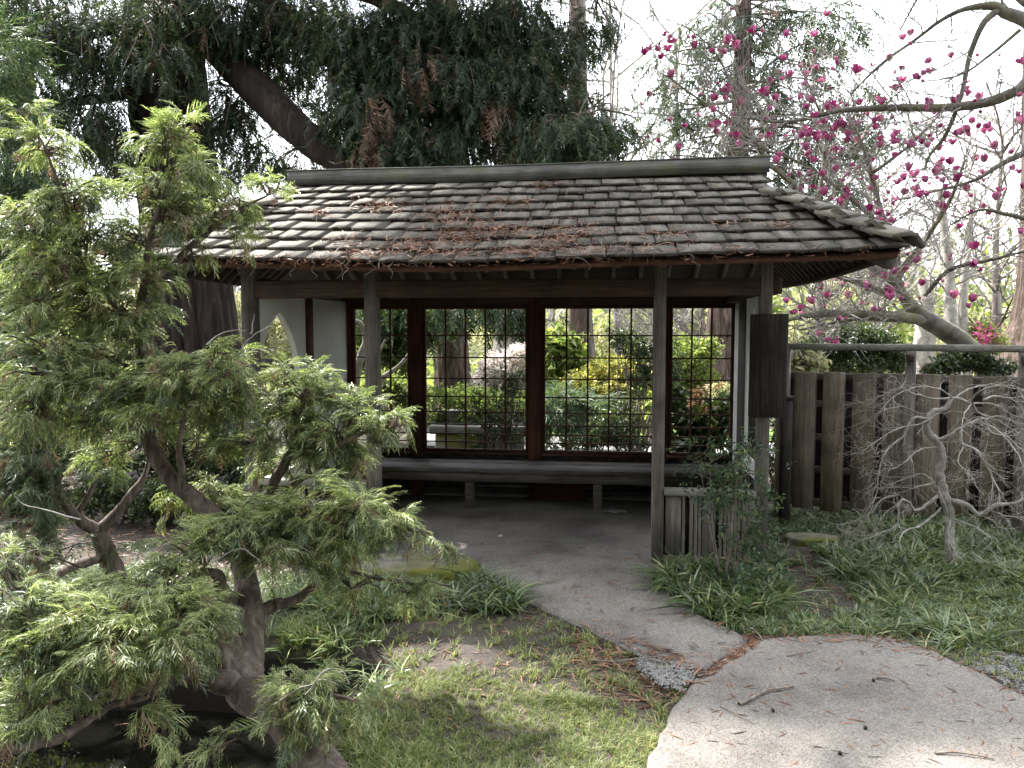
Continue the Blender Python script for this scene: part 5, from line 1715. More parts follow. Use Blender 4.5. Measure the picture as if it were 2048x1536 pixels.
# ------------------------------------------------------------------ nandina, mondo grass, stones by the pavilion
NA = thing('nandina_shrub', 'blue green nandina bush growing in front of the bamboo low wall', 'shrub', tuple(Zp(1455, 1180)))
ms, ml_ = MB(), MB()
for (bx, by), tops in (((1448, 1185), [(1440, 960), (1420, 900), (1475, 930), (1400, 930), (1450, 1010)]), ((1465, 1180), [(1500, 1040), (1520, 1080), (1480, 985), (1530, 1000), (1500, 900)]), ((1490, 1190), [(1500, 1110), (1480, 1090), (1530, 1120), (1470, 1150)])):
    for tx, ty in tops:
        a, b = wp(bx, by, 5.22), wp(tx, ty, 5.2 + rng.uniform(-0.12, 0.2))
        P = smooth_path([a, (a * 0.5 + b * 0.5) + rng.normal(0, 0.02, 3), b], 5)
        tube(ms, P, np.linspace(0.006, 0.002, len(P)), 5)
        n = 10
        T = b + rng.normal(0, 1, (n, 3)) * [0.1, 0.08, 0.055]
        for q in T:
            if rng.random() < 0.6:
                Pq = smooth_path([P[-2], (P[-2] + q) / 2 + [0, 0, .02], q], 3); tube(ms, Pq, 0.0017, 3, cap=False)
        D = (T - b) + unit(n) * 0.1
        scatter(ml_, LANCE, T, D, rng.uniform(0.055, 0.085, n))
n = 60
T = np.array([wp(rng.normal(1450, 48), rng.normal(960, 38), 5.2 + rng.uniform(-.15, .15)) for _ in range(n)]); scatter(ml_, LANCE, T, unit(n), rng.uniform(0.05, 0.08, n))
n = 34
T = np.array([wp(rng.normal(1500, 35), rng.normal(1075, 32), 5.15 + rng.uniform(-.12, .12)) for _ in range(n)]); scatter(ml_, LANCE, T, unit(n), rng.uniform(0.045, 0.075, n))
n = 30
T = np.array([wp(rng.normal(1510, 22), rng.normal(1150, 16), 5.0 + rng.uniform(-.1, .1)) for _ in range(n)]); scatter(ml_, BROAD, T, unit(n), rng.uniform(0.06, 0.09, n))
ms.build('stems', M['deadtwig'], NA)
ml_.build('foliage', M['bluegreen'], NA)


def mondo(label, pts, n, size, mat, group):
    mb = MB()
    P = np.array([Zp(*p)[:2] for p in pts])
    q = in_poly(P, n)
    T = np.column_stack([q, H(q[:, 0], q[:, 1]) + 0.01])
    D = np.column_stack([rng.normal(size=(n, 2)), np.zeros(n)])
    # tufts stand upright: x of the frame is a heading
    k = rng.integers(0, len(MONDO), n); S = rng.uniform(*size, n)
    Mx = frames(D)
    for i, (tv, tf) in enumerate(MONDO):
        m = k == i
        inst(mb, tv, tf, T[m], Mx[m], S[m])
    return tag(mb.build('mondo_grass', mat), label, 'grass clump', group)


mondo('arching mondo grass clump at the foot of the bamboo low wall', [(1312, 1150), (1540, 1150), (1570, 1190), (1535, 1222), (1450, 1242), (1395, 1222), (1340, 1190)], 130, (0.15, 0.28), M['mondo'], None)
mondo('dark mondo grass clump beside the mossy flat stone', [(930, 1180), (970, 1160), (1010, 1180), (1045, 1205), (1020, 1225), (950, 1220)], 60, (0.14, 0.25), M['mondo'], None)
mondo('tangled mondo grass below the cypress at the pond edge', [(560, 1190), (700, 1180), (860, 1190), (920, 1215), (800, 1245), (640, 1250), (560, 1230)], 110, (0.15, 0.28), M['mondo'], None)


def stone(name, label, c, sx, sy, sz, mat, seed, flat=0.6):
    bm = bmesh.new()
    bmesh.ops.create_icosphere(bm, subdivisions=4, radius=1)
    r = np.random.default_rng(seed)
    for v in bm.verts:
        x, y, z = v.co
        k = (abs(x) ** 4 + abs(y) ** 4 + abs(z) ** 4) ** -0.25
        nn = 1 + 0.09 * float(fbm(np.array(x * 1.3 + z), np.array(y * 1.3 - z), 2.0, seed)) + 0.025 * float(fbm(np.array(x * 5), np.array(y * 5 + z * 3), 2.0, seed + 1))
        v.co = (x * k * nn * sx, y * k * nn * sy, min(z * k * nn, flat + 0.04 * nn) * sz)
    me = bpy.data.meshes.new(name); bm.to_mesh(me); bm.free()
    for p in me.polygons: p.use_smooth = True
    me.materials.append(mat)
    o = link(name, me)
    o.location = c
    if label: tag(o, label, 'stone')
    return o


c = Zp(845, 1150)
stone('flat_stone', 'low flat topped stone covered in yellow green moss at the left path edge', (c[0] - 0.04, c[1] + 0.02, -0.045), 0.43, 0.2, 0.2, M['moss_stone'], 4, 0.6)
c = Zp(1625, 1083)
stone('flat_stone', 'flat mossy stone sunk in the grass beside the dirt track', (c[0], c[1], 0.0), 0.2, 0.12, 0.08, M['moss_stone'], 8, 0.5)
c = Zp(1560, 1160)
stone('small_stone', 'small pale broken stone at the right corner post', (c[0], c[1], 0.0), 0.05, 0.06, 0.05, M['greystone'], 9, 0.7)

# ------------------------------------------------------------------ grass
def in_px(P, poly):
    x, y, d = proj(P)
    return polydist(x, y, np.array(poly, float))


def lawn(name, n, region, size, dens, mat, tm=TUFT, margin=30):
    P = np.array([Zp(*p)[:2] for p in region])
    q = in_poly(P, n)
    x, y, d = proj(np.column_stack([q, np.zeros(n)]))
    keep = rng.random(n) < dens(x, y, q)
    keep &= (polydist(q[:, 0], q[:, 1], PA) < -0.012) & (polydist(q[:, 0], q[:, 1], PB) < -0.004) & (polydist(q[:, 0], q[:, 1], POND) < 0.0)
    q = q[keep]
    n = len(q)
    T = np.column_stack([q, H(q[:, 0], q[:, 1])])
    k = rng.integers(0, len(tm), n)
    S = rng.uniform(*size, n) * (0.75 + 0.5 * (fbm(q[:, 0], q[:, 1], 3, 17) > 0))
    Mx = frames(np.column_stack([rng.normal(size=(n, 2)), np.zeros(n)]))
    mb = MB()
    for i, (tv, tf) in enumerate(tm):
        m = k == i
        inst(mb, tv, tf, T[m], Mx[m], S[m])
    return tag(mb.build(name, mat), None, None, kind='stuff')


SPARSE = np.array([(640, 1310), (700, 1230), (900, 1200), (1080, 1195), (1200, 1255), (1310, 1320), (1370, 1430), (1300, 1450), (1180, 1400), (1000, 1365), (850, 1350), (720, 1370)], float)


def dens1(x, y, q):
    k = 0.45 + 0.5 * fbm(q[:, 0], q[:, 1], 2.6, 31) + 0.2 * fbm(q[:, 0], q[:, 1], 9, 32)
    sp = np.clip(polydist(x, y, SPARSE) / 25 + 0.5, 0, 1)
    return np.clip(k + 0.35, 0.1, 1) * (1 - 0.9 * sp)


lawn('grass', 15000, [(560, 1250), (760, 1215), (1080, 1200), (1300, 1290), (1420, 1420), (1350, 1700), (300, 1800), (520, 1450)], (0.035, 0.075), dens1, M['grass'])
TRACK = np.array([(1545, 1075), (1600, 1070), (1640, 1110), (1690, 1160), (1720, 1215), (1640, 1250), (1570, 1200), (1560, 1130)], float)


def dens2(x, y, q):
    k = 0.75 + 0.4 * fbm(q[:, 0], q[:, 1], 2.2, 41)
    tr = np.clip(polydist(x, y, TRACK) / 15 + 0.5, 0, 1)
    edge = np.clip((1290 - y) / 50, 0.25, 1)
    return np.clip(k, 0.15, 1) * (1 - 0.93 * tr) * edge


lawn('grass', 6200, [(1340, 1170), (1560, 1010), (1800, 1000), (2300, 1020), (2500, 1300), (2080, 1310), (1760, 1290), (1500, 1290), (1420, 1240)], (0.09, 0.16), dens2, M['mondo'], MONDO)
lawn('grass', 6000, [(1400, 1210), (1760, 1120), (2300, 1120), (2500, 1320), (2060, 1310), (1760, 1280), (1500, 1282)], (0.05, 0.09), dens2, M['grass'])
lawn('grass', 2600, [(-400, 1130), (60, 1130), (400, 1130), (720, 1150), (900, 1190), (700, 1290), (400, 1280), (-400, 1290)], (0.07, 0.13), lambda x, y, q: 0.75 + 0 * x, M['mondo'])
lawn('grass', 300, [(1740, 1280), (1900, 1290), (2080, 1330), (2080, 1400), (1900, 1320)], (0.03, 0.06), lambda x, y, q: 0.3 + 0 * x, M['grass'])
# blades hanging over the pond's rim
Q = []
for a, b in zip(POND, np.roll(POND, -1, 0)):
    L_ = np.hypot(*(b - a))
    for _ in range(int(L_ * 18)):
        Q.append(a + (b - a) * rng.random() + rng.normal(0, 0.045, 2))
Q = np.array(Q); Q = Q[(Q[:, 1] > 2.2) & (Q[:, 0] > -4.5)]
k = rng.integers(0, len(MONDO), len(Q))
Mx = frames(np.column_stack([rng.normal(size=(len(Q), 2)), np.zeros(len(Q))]))
mb = MB()
for i, (tv, tf) in enumerate(MONDO):
    m = k == i
    inst(mb, tv, tf, np.column_stack([Q, np.maximum(H(Q[:, 0], Q[:, 1]), -0.12)])[m], Mx[m], rng.uniform(0.07, 0.15, m.sum()))
tag(mb.build('grass', M['mondo']), None, None, kind='stuff')
mb = MB()
q = in_poly(POND, 110, 0.1)
inst(mb, sv * [1, 1, .2], sf, np.column_stack([q, np.full(len(q), -0.416)]), frames(unit(len(q)) * [1, 1, .02]), rng.uniform(0.03, 0.09, len(q)))
tag(mb.build('floating_litter', M['litter']), None, None, kind='stuff')
# watercress on the pond edge
mb = MB()
n = 420
T = np.array([wp(rng.normal(75, 40), rng.normal(1385, 26), 4.0 + rng.uniform(-.2, .15)) for _ in range(n)])
scatter(mb, SMALL, T, unit(n) * [1, 1, .3] + [0, 0, .2], rng.uniform(0.035, 0.06, n))
tag(mb.build('watercress', M['bgreen']), 'small round green leaves growing over the dark pond edge', 'water plant')

# ------------------------------------------------------------------ fallen twigs, bark strips and cones on the paths
def fallen(n, region, size, z, mat, name, w=0.05):
    P = np.array([Zp(*p)[:2] for p in region])
    q = in_poly(P, n)
    on = (polydist(q[:, 0], q[:, 1], PA) > 0) | (polydist(q[:, 0], q[:, 1], PB) > 0)
    zz = np.where(on, 0.021, H(q[:, 0], q[:, 1]) + 0.006)
    T = np.column_stack([q, zz])
    D = unit(n) * [1, 1, .08]
    tv = sv * [1, 1, 0.5]
    mb = MB()
    inst(mb, tv, sf, T, frames(D, rng.normal(0, .3, n)), rng.uniform(*size, n))
    return tag(mb.build(name, mat), None, None, kind='stuff')


fallen(230, [(1290, 1300), (1500, 1270), (1800, 1270), (2060, 1400), (2060, 1536), (1250, 1536), (1340, 1420)], (0.015, 0.075), 0, M['litter'], 'bark_litter')
fallen(190, [(900, 1090), (1300, 1090), (1340, 1190), (1500, 1280), (1400, 1340), (1180, 1260), (1000, 1180)], (0.02, 0.09), 0, M['litter'], 'bark_litter')
fallen(420, [(1150, 1250), (1300, 1290), (1420, 1340), (1330, 1430), (1240, 1400), (1150, 1330)], (0.03, 0.12), 0, M['litter'], 'bark_litter')
fallen(520, [(700, 1230), (1080, 1210), (1250, 1300), (1350, 1420), (1200, 1536), (700, 1400)], (0.02, 0.08), 0, M['litter'], 'bark_litter')
fallen(700, [(1400, 1255), (1560, 1150), (1620, 1080), (1740, 1200), (2060, 1270), (2060, 1330), (1740, 1290), (1520, 1290)], (0.02, 0.1), 0, M['litter'], 'bark_litter')
fallen(2600, [(0, 1000), (740, 1000), (760, 1130), (300, 1180), (0, 1140)], (0.03, 0.12), 0, M['litter'], 'bark_litter')
fallen(160, [(780, 1020), (1310, 1020), (1310, 1100), (900, 1100)], (0.01, 0.05), 0, M['litter'], 'bark_litter')

fallen(240, [(1380, 1375), (1440, 1318), (1505, 1268), (1530, 1285), (1450, 1335), (1405, 1372)], (0.02, 0.09), 0, M['litter'], 'bark_litter')
fallen(160, [(1500, 1262), (1640, 1258), (1900, 1290), (2060, 1385), (2060, 1410), (1880, 1325), (1640, 1285), (1510, 1290)], (0.02, 0.09), 0, M['litter'], 'bark_litter')
sticks = [([(1478, 1408), (1500, 1400), (1530, 1384), (1560, 1378), (1588, 1372)], .009, 'longest forked grey stick lying on the near path slab'), ([(1575, 1312), (1600, 1308), (1630, 1300)], .004, 'thin curved twig at the back of the near path slab'),
          ([(1752, 1356), (1770, 1358), (1790, 1362)], .006, 'short pale stick lying on the near slab with bark shreds'), ([(1870, 1506), (1920, 1508), (1988, 1518)], .005, 'straight red brown twig at the lower right of the path'),
          ([(1395, 1352), (1420, 1350), (1434, 1342)], .004, 'small bent twig by the joint between the slabs'), ([(1085, 1215), (1100, 1222), (1120, 1215)], .004, 'short twig at the dirt edge of the far slab'),
          ([(1285, 1308), (1300, 1316), (1330, 1312)], .004, 'dark twig on the soil beside the gravel corner'), ([(1180, 1320), (1230, 1325), (1290, 1318), (1330, 1326)], .005, 'long dark twig across the soil next to the gravel'),
          ([(1500, 1255), (1515, 1268), (1525, 1280)], .005, 'pale twig standing at the grass tip where the slabs meet'), ([(1440, 1412), (1470, 1430), (1510, 1448)], .003, 'thin dark twig left of the long stick')]
for pts, r, lab in sticks:
    P = np.array([Zp(a, b, 0.02 + r) for a, b in pts])
    P = smooth_path(P, 4); P[:, 2] += np.abs(np.sin(np.linspace(0, 3.1, len(P)))) * 0.006
    mb = MB(); tube(mb, P, np.linspace(r, r * 0.5, len(P)), 7, rough=0.06)
    if 'forked' in lab:
        i = len(P) // 2
        e = P[i] + [0.03, 0.07, 0.01]
        tube(mb, smooth_path([P[i], (P[i] + e) / 2 + [0.005, 0, .004], e], 4), np.linspace(0.005, 0.002, 9), 5)
    tag(mb.build('twig', M['deadtwig'], smooth=True), lab, 'twig', 'twigs fallen on the path')
for (px, py), lab in (((1546, 1420), 'small dark cone below the long stick'), ((1747, 1360), 'small dark cone beside the short pale stick'), ((1731, 1455), 'small dark cone in the middle of the near slab'), ((1680, 1506), 'small dark cone at the bottom of the near slab')):
    c = Zp(px, py, 0.028)
    o = stone('conifer_cone', None, tuple(c), 0.007, 0.008, 0.007, M['cone'], int(px), 1.0)
    tag(o, lab, 'cone', 'cones fallen on the path')
c = Zp(1000, 1073, 0.014)
mb = MB(); mb.add([(c[0] - .02, c[1] - .01, .016), (c[0] + .022, c[1] - .012, .018), (c[0] + .018, c[1] + .014, .03), (c[0] - .016, c[1] + .012, .022)], [[0, 1, 2, 3]])
tag(mb.build('paper_scrap', M['white']), 'tiny white scrap lying on the shaded pavilion floor', 'scrap')

# ------------------------------------------------------------------ the garden behind
def bush(label, lumps, d, mat, tmpl, size, n, name='shrub', cat='shrub', depth=0.8, base=None, stems=5, stem_mat='deadtwig', droop=0.0, group=None, dead=None):
    """lumps: (px, py, rx, ry) ellipses at view depth d"""
    lp = np.array(lumps, float)
    bx = float(np.average(lp[:, 0], weights=lp[:, 2]))
    g = wp(bx, 700, d); g[2] = float(H(np.array(g[0]), np.array(g[1])))
    t = thing(name, label, cat, tuple(g), 0, group)
    mb, ms = MB(), MB()
    w = lp[:, 2] * lp[:, 3]; w = w / w.sum()
    for (px, py, rx, ry), ww in zip(lp, w):
        k = max(6, int(n * ww))
        c = wp(px, py, d)
        u = unit(k) * (rng.uniform(0.15, 1, k) ** 0.45)[:, None]
        T = c + u[:, :1] * _rr * rx / FPX * d + u[:, 1:2] * _ff * depth * max(rx, ry) / FPX * d + u[:, 2:3] * np.array([0, 0, 1.0]) * ry / FPX * d
        T[:, 2] = np.maximum(T[:, 2], 0.02)
        D = (T - c) + unit(k) * 0.25
        D[:, 2] -= droop
        scatter(mb, tmpl, T, D, rng.uniform(*size, k))
        for _ in range(stems):
            e = T[rng.integers(0, k)]
            P = smooth_path([g + rng.normal(0, 0.06, 3) * [1, 1, 0], (g + e) / 2 + rng.normal(0, 0.08, 3), e], 5)
            tube(ms, P, np.linspace(0.014, 0.004, len(P)), 5, cap=False)
    mb.build('foliage', mat, t)
    if stems: ms.build('stems', M[stem_mat], t)['kind'] = 'stuff'
    return t


# seen through the rear windows
bush('bright yellow rounded shrub seen through the third rear window', [(1215, 775, 85, 45), (1160, 780, 50, 30), (1270, 770, 50, 40), (1230, 740, 60, 25), (1300, 790, 30, 25), (1180, 815, 45, 20)], 12.5, M['ygreen'], SMALL, (0.14, 0.24), 1100)
bush('dark leaved tall thin shrub overlapping the yellow shrub', [(1260, 690, 40, 25), (1300, 720, 35, 40), (1240, 670, 20, 15), (1280, 760, 30, 30), (1335, 720, 30, 40), (1345, 770, 20, 25), (1250, 830, 30, 40), (1210, 850, 30, 30)], 9.8, M['dgreen'], LANCE, (0.08, 0.13), 420, stems=3)
bush('blue green spreading juniper low behind the window centre', [(1120, 810, 50, 28), (1170, 825, 45, 25), (1090, 835, 40, 20), (1200, 840, 30, 14)], 11.0, M['bluegreen'], FROND, (0.25, 0.4), 520, stems=2)
bush('rhododendron with long drooping bright leaves left of the yellow shrub', [(1110, 690, 32, 30), (1135, 725, 35, 35), (1095, 740, 25, 35), (1150, 690, 20, 20), (1105, 780, 30, 18)], 13.5, M['bgreen'], BIGLEAF, (0.18, 0.3), 190)
az = bush('white flowering azalea behind the second rear window', [(1000, 740, 45, 32), (1035, 720, 25, 25), (970, 765, 28, 22), (1040, 760, 25, 30)], 14.0, M['dgreen'], SMALL, (0.13, 0.2), 260)
mb = MB()
for px, py, rx, ry in ((1000, 735, 45, 32), (1035, 715, 27, 26), (968, 760, 30, 22), (1045, 750, 25, 30)):
    n = int(rx * ry * 0.2); u = unit(n) * (rng.uniform(0.3, 1, n) ** .4)[:, None]; c = wp(px, py, 13.9)
    scatter(mb, SMALL, c + u * np.array([rx, rx * .8, ry]) / FPX * 13.9, u, rng.uniform(0.1, 0.16, n))
mb.build('blossoms', M['white'], az)['kind'] = 'stuff'
bush('arching green shrub with fine leaves around the grey stone seat', [(880, 795, 40, 22), (930, 795, 45, 24), (870, 830, 25, 20), (985, 805, 50, 28), (1040, 810, 35, 32), (950, 840, 50, 25), (1010, 850, 40, 30)], 9.9, M['mgreen'], LANCE, (0.08, 0.13), 620, stems=3)
bush('thin dark leaved bush right behind the sill of the second window', [(990, 850, 35, 35), (950, 880, 40, 20), (1030, 860, 30, 35), (1005, 790, 25, 35), (1030, 770, 25, 30)], 8.8, M['dgreen'], LANCE, (0.05, 0.08), 360, stems=4)
bush('loose bush of small dark leaves behind the sill of the third window', [(1160, 885, 40, 14), (1240, 870, 40, 25), (1200, 880, 40, 18), (1270, 890, 30, 14), (1110, 892, 30, 8)], 8.8, M['dgreen'], LANCE, (0.055, 0.09), 330, stems=3)
bush('plant with large dark glossy leaves behind the rightmost window', [(1380, 845, 40, 20), (1430, 880, 40, 18), (1360, 890, 35, 14), (1450, 830, 20, 40), (1400, 880, 30, 14), (1345, 800, 14, 25)], 8.9, M['dgreen'], BIGLEAF, (0.14, 0.24), 150, stems=4)
bush('bright green shrub in sun behind the rightmost window', [(1375, 720, 50, 45), (1345, 770, 40, 35), (1400, 760, 40, 30), (1420, 700, 20, 25)], 16, M['bgreen'], SMALL, (0.18, 0.3), 600)
bush('cream variegated low shrub at the foot of the dark trunk', [(1440, 790, 30, 20), (1465, 800, 25, 20)], 13, M['pale'], SMALL, (0.12, 0.2), 200)
bush('tan dry grass clump by the far path', [(1410, 805, 25, 22), (1440, 815, 25, 18)], 13.2, M['cypress_dead'], LANCE, (0.25, 0.4), 90, name='grass_clump', cat='grass clump', stems=0)
bush('upright green iris clump beside the far path', [(1282, 820, 16, 26)], 12.0, M['bgreen'], LANCE, (0.3, 0.42), 40, name='iris_clump', cat='plant', stems=0)
bush('yellow green ground cover bank behind the leftmost window', [(790, 780, 50, 20), (740, 790, 40, 20), (820, 800, 30, 20), (770, 770, 40, 12)], 12, M['bgreen'], SMALL, (0.15, 0.25), 420, name='ground_cover_bank', cat='plant bank')
bush('olive green leafy tree filling the leftmost rear window', [(740, 640, 40, 35), (800, 640, 40, 40), (780, 700, 45, 35), (720, 700, 30, 40), (815, 720, 20, 40), (850, 660, 14, 40)], 15, M['mgreen'], LANCE, (0.2, 0.34), 520, name='leafy_tree', cat='tree', stems=2)
t = thing('bent_tree', 'small grey tree with a bent trunk behind the leftmost rear window', 'tree', tuple(wp(715, 800, 11)))
for rows, nm in (([(705, 850, 11, .07), (712, 760, 11, .06), (722, 710, 11, .055), (732, 680, 11, .05), (722, 650, 11, .045), (705, 640, 11, .04), (660, 620, 11, .03)], 'trunk'), ([(740, 860, 11, .06), (755, 790, 11, .05), (762, 760, 11, .045), (800, 730, 11, .03), (830, 690, 11, .018)], 'branch'), ([(762, 762, 11, .03), (755, 720, 11, .02), (770, 680, 11, .012)], 'branch')):
    P, r_ = limb_px(rows, 6); mb = MB(); tube(mb, P, r_, 10, rough=0.03); mb.build(nm, M['magbark'], t, smooth=True)

# grey stone seat behind the second window
sw = thing('stone_seat', 'weathered grey stone seat with mossy end outside the second rear window', 'stone seat', tuple(Zp(940, 900)))
a, b = wp(868, 870, 9.6), wp(1050, 870, 9.6)
ang = math.atan2(b[1] - a[1], b[0] - a[0]); SMx = Matrix.Translation((a[0], a[1], 0)) @ Matrix.Rotation(ang, 4, 'Z')
Lw = float(np.hypot(*(b - a)[:2]))
def zat(py, d): return float(wp(950, py, d)[2])
for k in range(3):
    boxobj('block', (Lw * k / 3 + 0.006, Lw * (k + 1) / 3 - 0.006, 0.3, 0.62, 0, zat(823, 9.9)), M['greystone'], sw, 0.02, SMx, 0.004)
boxobj('slab', (-0.05, Lw + 0.02, -0.12, 0.29, zat(868, 9.5), zat(852, 9.5)), M['greystone'], sw, 0.015, SMx, 0.003)
for k in range(2):
    boxobj('block', (Lw * k / 2 + 0.02, Lw * (k + 1) / 2 - 0.006, -0.06, 0.28, 0, zat(868, 9.5) - 0.003), M['moss_stone' if k == 0 else 'greystone'], sw, 0.02, SMx, 0.004)

# far path and lawn beyond it
def sheet(name, P, z, mat):
    mb = MB(); P = np.array([(p[0], p[1], z) for p in P]); mb.add(P, [list(range(4))])
    return tag(mb.build(name, mat), None, None, kind='structure')


sheet('far_path', [(-3.0, 11.3), (9, 10.2), (9, 11.6), (-3.0, 12.7)], 0.012, M['farpath'])
sheet('lawn', [(-3, 12.95), (9, 11.9), (9, 13.6), (-3, 14.2)], 0.01, M['turf'])
fallen(1200, [(740, 905), (1480, 905), (1480, 850), (740, 850)], (0.04, 0.14), 0, M['litter'], 'leaf_litter')

# left edge and behind the shrub
bush('blue green conifer filling the left edge behind the cypress', [(20, 330, 50, 60), (10, 430, 60, 70), (15, 550, 60, 70), (20, 660, 60, 60), (60, 740, 60, 50), (10, 120, 50, 60), (25, 230, 45, 50), (120, 660, 40, 40)], 8.5, M['bluegreen'], FROND, (0.22, 0.36), 1500, name='conifer_tree', cat='tree', stems=2)
bush('olive shrub seen between the big redwood and the left post', [(470, 650, 30, 60), (560, 690, 50, 50), (540, 640, 40, 30), (570, 740, 40, 30), (480, 720, 30, 40)], 17, M['pale'], SMALL, (0.2, 0.32), 420)
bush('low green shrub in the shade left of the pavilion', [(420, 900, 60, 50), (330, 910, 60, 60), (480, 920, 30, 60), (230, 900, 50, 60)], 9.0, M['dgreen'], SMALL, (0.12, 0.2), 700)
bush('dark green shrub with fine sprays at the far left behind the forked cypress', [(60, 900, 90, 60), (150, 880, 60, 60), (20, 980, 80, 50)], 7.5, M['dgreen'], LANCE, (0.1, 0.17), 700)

# behind the board fence
bush('dense dark evergreen shrub above the fence rail', [(1700, 680, 70, 35), (1640, 700, 55, 35), (1760, 700, 50, 35), (1700, 730, 80, 25), (1620, 720, 40, 30), (1790, 720, 30, 30)], 10.8, M['dgreen'], SMALL, (0.11, 0.18), 1500)
bush('glossy camellia showing over the fence near the right post', [(1900, 725, 35, 22), (1945, 720, 40, 24), (1990, 735, 40, 16), (1870, 740, 20, 10)], 9.2, M['dgreen'], BROAD, (0.1, 0.15), 330)
bush('pale arching strap leaved plant just right of the hanging board', [(1600, 725, 24, 18), (1625, 730, 24, 14), (1590, 700, 14, 12)], 9.4, M['pale'], LANCE, (0.16, 0.26), 90, name='strap_plant', cat='plant')
pk = bush('pink flowering azalea beside the flaring redwood base', [(1965, 665, 25, 22), (1990, 690, 22, 18), (1950, 690, 18, 16)], 12.2, M['bgreen'], SMALL, (0.12, 0.2), 200)
mb = MB(); n = 60; T = np.array([wp(rng.normal(1970, 18), rng.normal(672, 14), 12.0 + rng.uniform(-.2, .1)) for _ in range(n)]); scatter(mb, SMALL, T, unit(n), rng.uniform(0.06, 0.1, n)); mb.build('blossoms', M['petal'], pk)['kind'] = 'stuff'
bush('small orange brown shrub peeping over the fence', [(1862, 738, 16, 8), (1850, 742, 10, 6)], 9.3, M['litter'], SMALL, (0.07, 0.1), 60)
for k, (rows, lab) in enumerate((([(1912, 860, 12, .13), (1908, 720, 12, .11), (1900, 600, 12, .09), (1896, 520, 12, .07), (1880, 380, 12, .05)], 'pale upright grey trunk left of a twin behind the leaning magnolia'), ([(1936, 860, 12.3, .1), (1930, 720, 12.3, .085), (1926, 600, 12.3, .07), (1935, 500, 12.3, .05), (1950, 380, 12.3, .035)], 'thinner pale upright trunk right of its twin behind the leaning magnolia'), ([(1840, 860, 12.6, .27), (1842, 760, 12.6, .22), (1848, 690, 12.6, .17), (1850, 640, 12.6, .15), (1852, 560, 12.6, .1)], 'stout pale stump like trunk behind the fence rail'))):
    P, r_ = limb_px(rows, 6); t = thing('pale_tree', lab, 'tree', tuple(P[0]))
    mb = MB(); tube(mb, P, r_, 14, rough=0.03, ridges=4); mb.build('trunk', M['twigbark'], t, smooth=True)
    lo, tp = [], []
    for _ in range(7):
        q = P[rng.integers(len(P) // 2, len(P))]; grow(lo, tp, q, unit(1)[0] * [1, .5, .3] + [0, 0, .4], rng.uniform(.8, 1.5), 0.018, 0, dict(max=2, kids=[4, 3], wig=.22, grav=[.05, .05], rmin=.004, seg=5))
    mb = MB()
    for Q, q_r, lev in lo: tube(mb, Q, q_r, 4 - (lev > 1), cap=False)
    mb.build('twigs', M['twigbark'], t)['kind'] = 'stuff'

# leafless trees further off
def bare_tree(px, d, py_top, seed, label, lean=0.0, mat='twigbark', r0=0.16):
    g = wp(px, 700, d); g[2] = 0
    hgt = float(wp(px, py_top, d)[2])
    t = thing('bare_tree', label, 'tree', tuple(g), 0, 'leafless trees beyond the garden')
    P = smooth_path([g, g + [lean * .3, 0, hgt * .3], g + [lean * .6, .2, hgt * .55], g + [lean, .1, hgt * .95]], 6)
    mb = MB(); tube(mb, P, np.linspace(r0, r0 * .2, len(P)), 8, rough=.03); mb.build('trunk', M[mat], t, smooth=True)
    lo, tp = [], []
    for k in range(4, len(P)):
        for _ in range(2):
            a = rng.uniform(0, 6.28)
            grow(lo, tp, P[k], np.array([math.cos(a), math.sin(a), .6]), hgt * rng.uniform(.2, .38), r0 * .28, 0, dict(max=3, kids=[4, 4, 2], wig=.16, grav=[.04, .02, 0], rmin=.008 * d / 25, seg=3, ang=(.35, .9), ratio=(.45, .7)))
    mb = MB()
    for Q, q_r, lev in lo: tube(mb, Q, q_r, 3, cap=False)
    mb.build('branches', M[mat], t)['kind'] = 'stuff'


for k, (px, d, pt, lab) in enumerate(((1240, 24, -40, 'leafless tree with fine twigs above the ridge left of the tall redwood'), (1370, 30, 60, 'leafless tree low behind the ridge beside the tall redwood'), (1100, 30, 330, 'hazy bare tree between window posts in the third window'), (1640, 22, 330, 'bare tangled tree behind the right eave'),
                                      (1760, 26, 300, 'bare pale tree beyond the leaning magnolia'), (1990, 20, 250, 'bare pale tree near the right edge behind the magnolia'), (560, 24, 480, 'bare pale tree seen through the arched opening'), (830, 34, 450, 'bare tree far behind the leftmost windows'), (1300, 22, 480, 'bare brownish tree at the upper corner of the third window'), (1400, 26, 500, 'bare pale tree at the top of the rightmost window'), (480, 18, 520, 'thin bare tree right of the big redwood trunk'))):
    bare_tree(px, d, pt, k, lab, rng.uniform(-.6, .6), 'twigbark' if k % 2 == 0 else 'greybark_far', 0.1 + 0.003 * d)

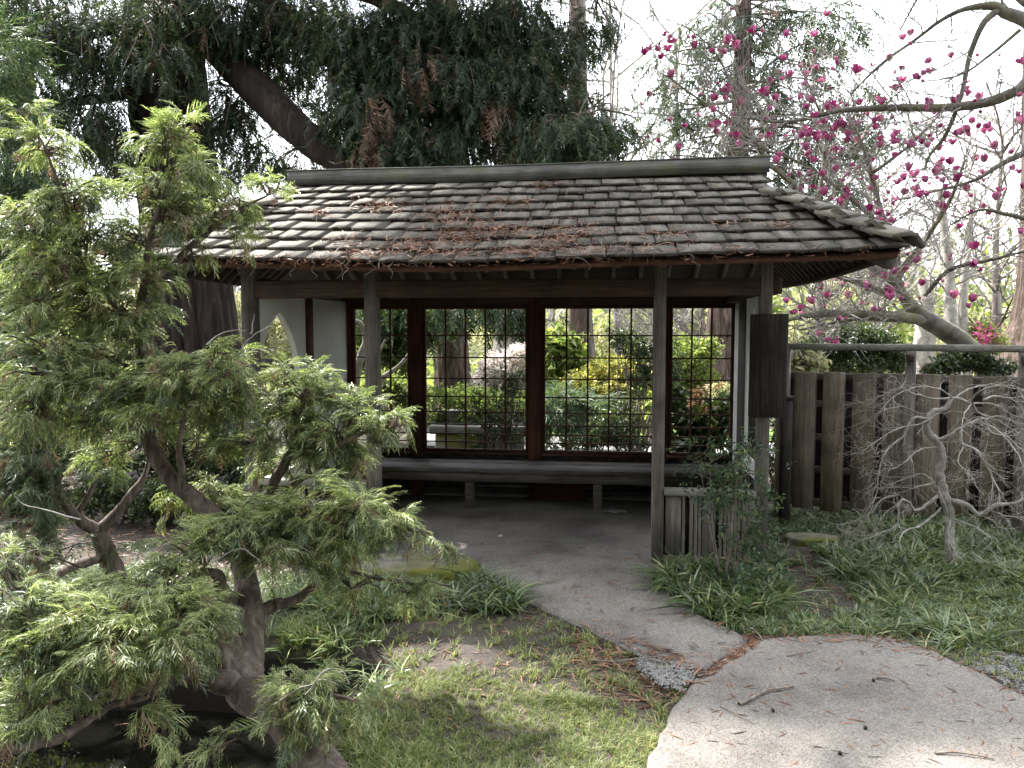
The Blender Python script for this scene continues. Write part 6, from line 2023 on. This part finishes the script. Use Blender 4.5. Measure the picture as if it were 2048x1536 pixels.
# a far wood closes the view
mb = MB()
for k in range(120):
    th = rng.uniform(-0.85, 0.95)
    d = rng.uniform(38, 75)
    c = CAMP + (math.sin(th - YAW) * np.array([1, 0, 0]) + math.cos(th - YAW) * np.array([0, 1, 0])) * d
    hgt = rng.uniform(2.0, 6.5) * d / 50
    n = 70
    u = unit(n) * (rng.uniform(.1, 1, n) ** .4)[:, None]
    T = np.array([c[0], c[1], hgt * .5]) + u * np.array([3.2, 2.5, hgt * .55]) * d / 55
    T[:, 2] = np.maximum(T[:, 2], .1)
    scatter(mb, QL, T, u, rng.uniform(1.0, 1.9, n) * d / 55, int(rng.random() < .45))
tag(mb.build('far_wood', [M['pale'], M['bgreen']]), None, None, kind='stuff')
# leafy ground between the garden and the wood
mb = MB()
n = 5200
y = 13.8 + 26 * rng.uniform(0, 1, n) ** 1.4; x = rng.uniform(-.75, .85, n) * y - .12 * y
T = np.column_stack([x, y, np.full(n, .05)])
scatter(mb, QL, T, unit(n), rng.uniform(.2, .4, n) * (y / 16), 0)
tag(mb.build('ground_cover', M['bgreen']), None, None, kind='stuff')

# pale office block far behind the second window
B2 = thing('office_building', 'pale blue grey building with rows of windows far behind the trees', 'building', tuple(wp(950, 690, 95) * [1, 1, 0]))
a, b = wp(915, 690, 95), wp(1060, 690, 95)
boxobj('wall', (a[0], b[0], a[1], a[1] + 10, 0, 7.5), M['bldg'], B2, 0.05)
for r in range(3):
    for c in range(6):
        x = a[0] + (b[0] - a[0]) * (c + .2) / 6
        boxobj('window', (x, x + (b[0] - a[0]) * .09, a[1] - .08, a[1] - .01, .8 + 2.2 * r, 2.2 + 2.2 * r), M['glass'], B2, 0.02)

# unseen dark tree mass added behind the camera to block open sky
mb = MB()
for k in range(150):
    c = np.array([rng.uniform(-18, 18), rng.uniform(-16, -8), 24 * rng.uniform(0.02, 1) ** 1.2])
    n = 38
    u = unit(n) * (rng.uniform(.1, 1, n) ** .4)[:, None]
    scatter(mb, QL, c + u * np.array([2.6, 2.2, 2.4]), u, rng.uniform(1.5, 2.6, n))
tag(mb.build('unseen_tree_belt', M['dgreen']), None, None, kind='stuff')

bush('dark leafy bush in the gap between the corner post and the gate post', [(1556, 920, 14, 60), (1560, 860, 14, 40), (1552, 1000, 12, 40)], 8.0, M['dgreen'], BROAD, (0.07, 0.11), 170, stems=2)
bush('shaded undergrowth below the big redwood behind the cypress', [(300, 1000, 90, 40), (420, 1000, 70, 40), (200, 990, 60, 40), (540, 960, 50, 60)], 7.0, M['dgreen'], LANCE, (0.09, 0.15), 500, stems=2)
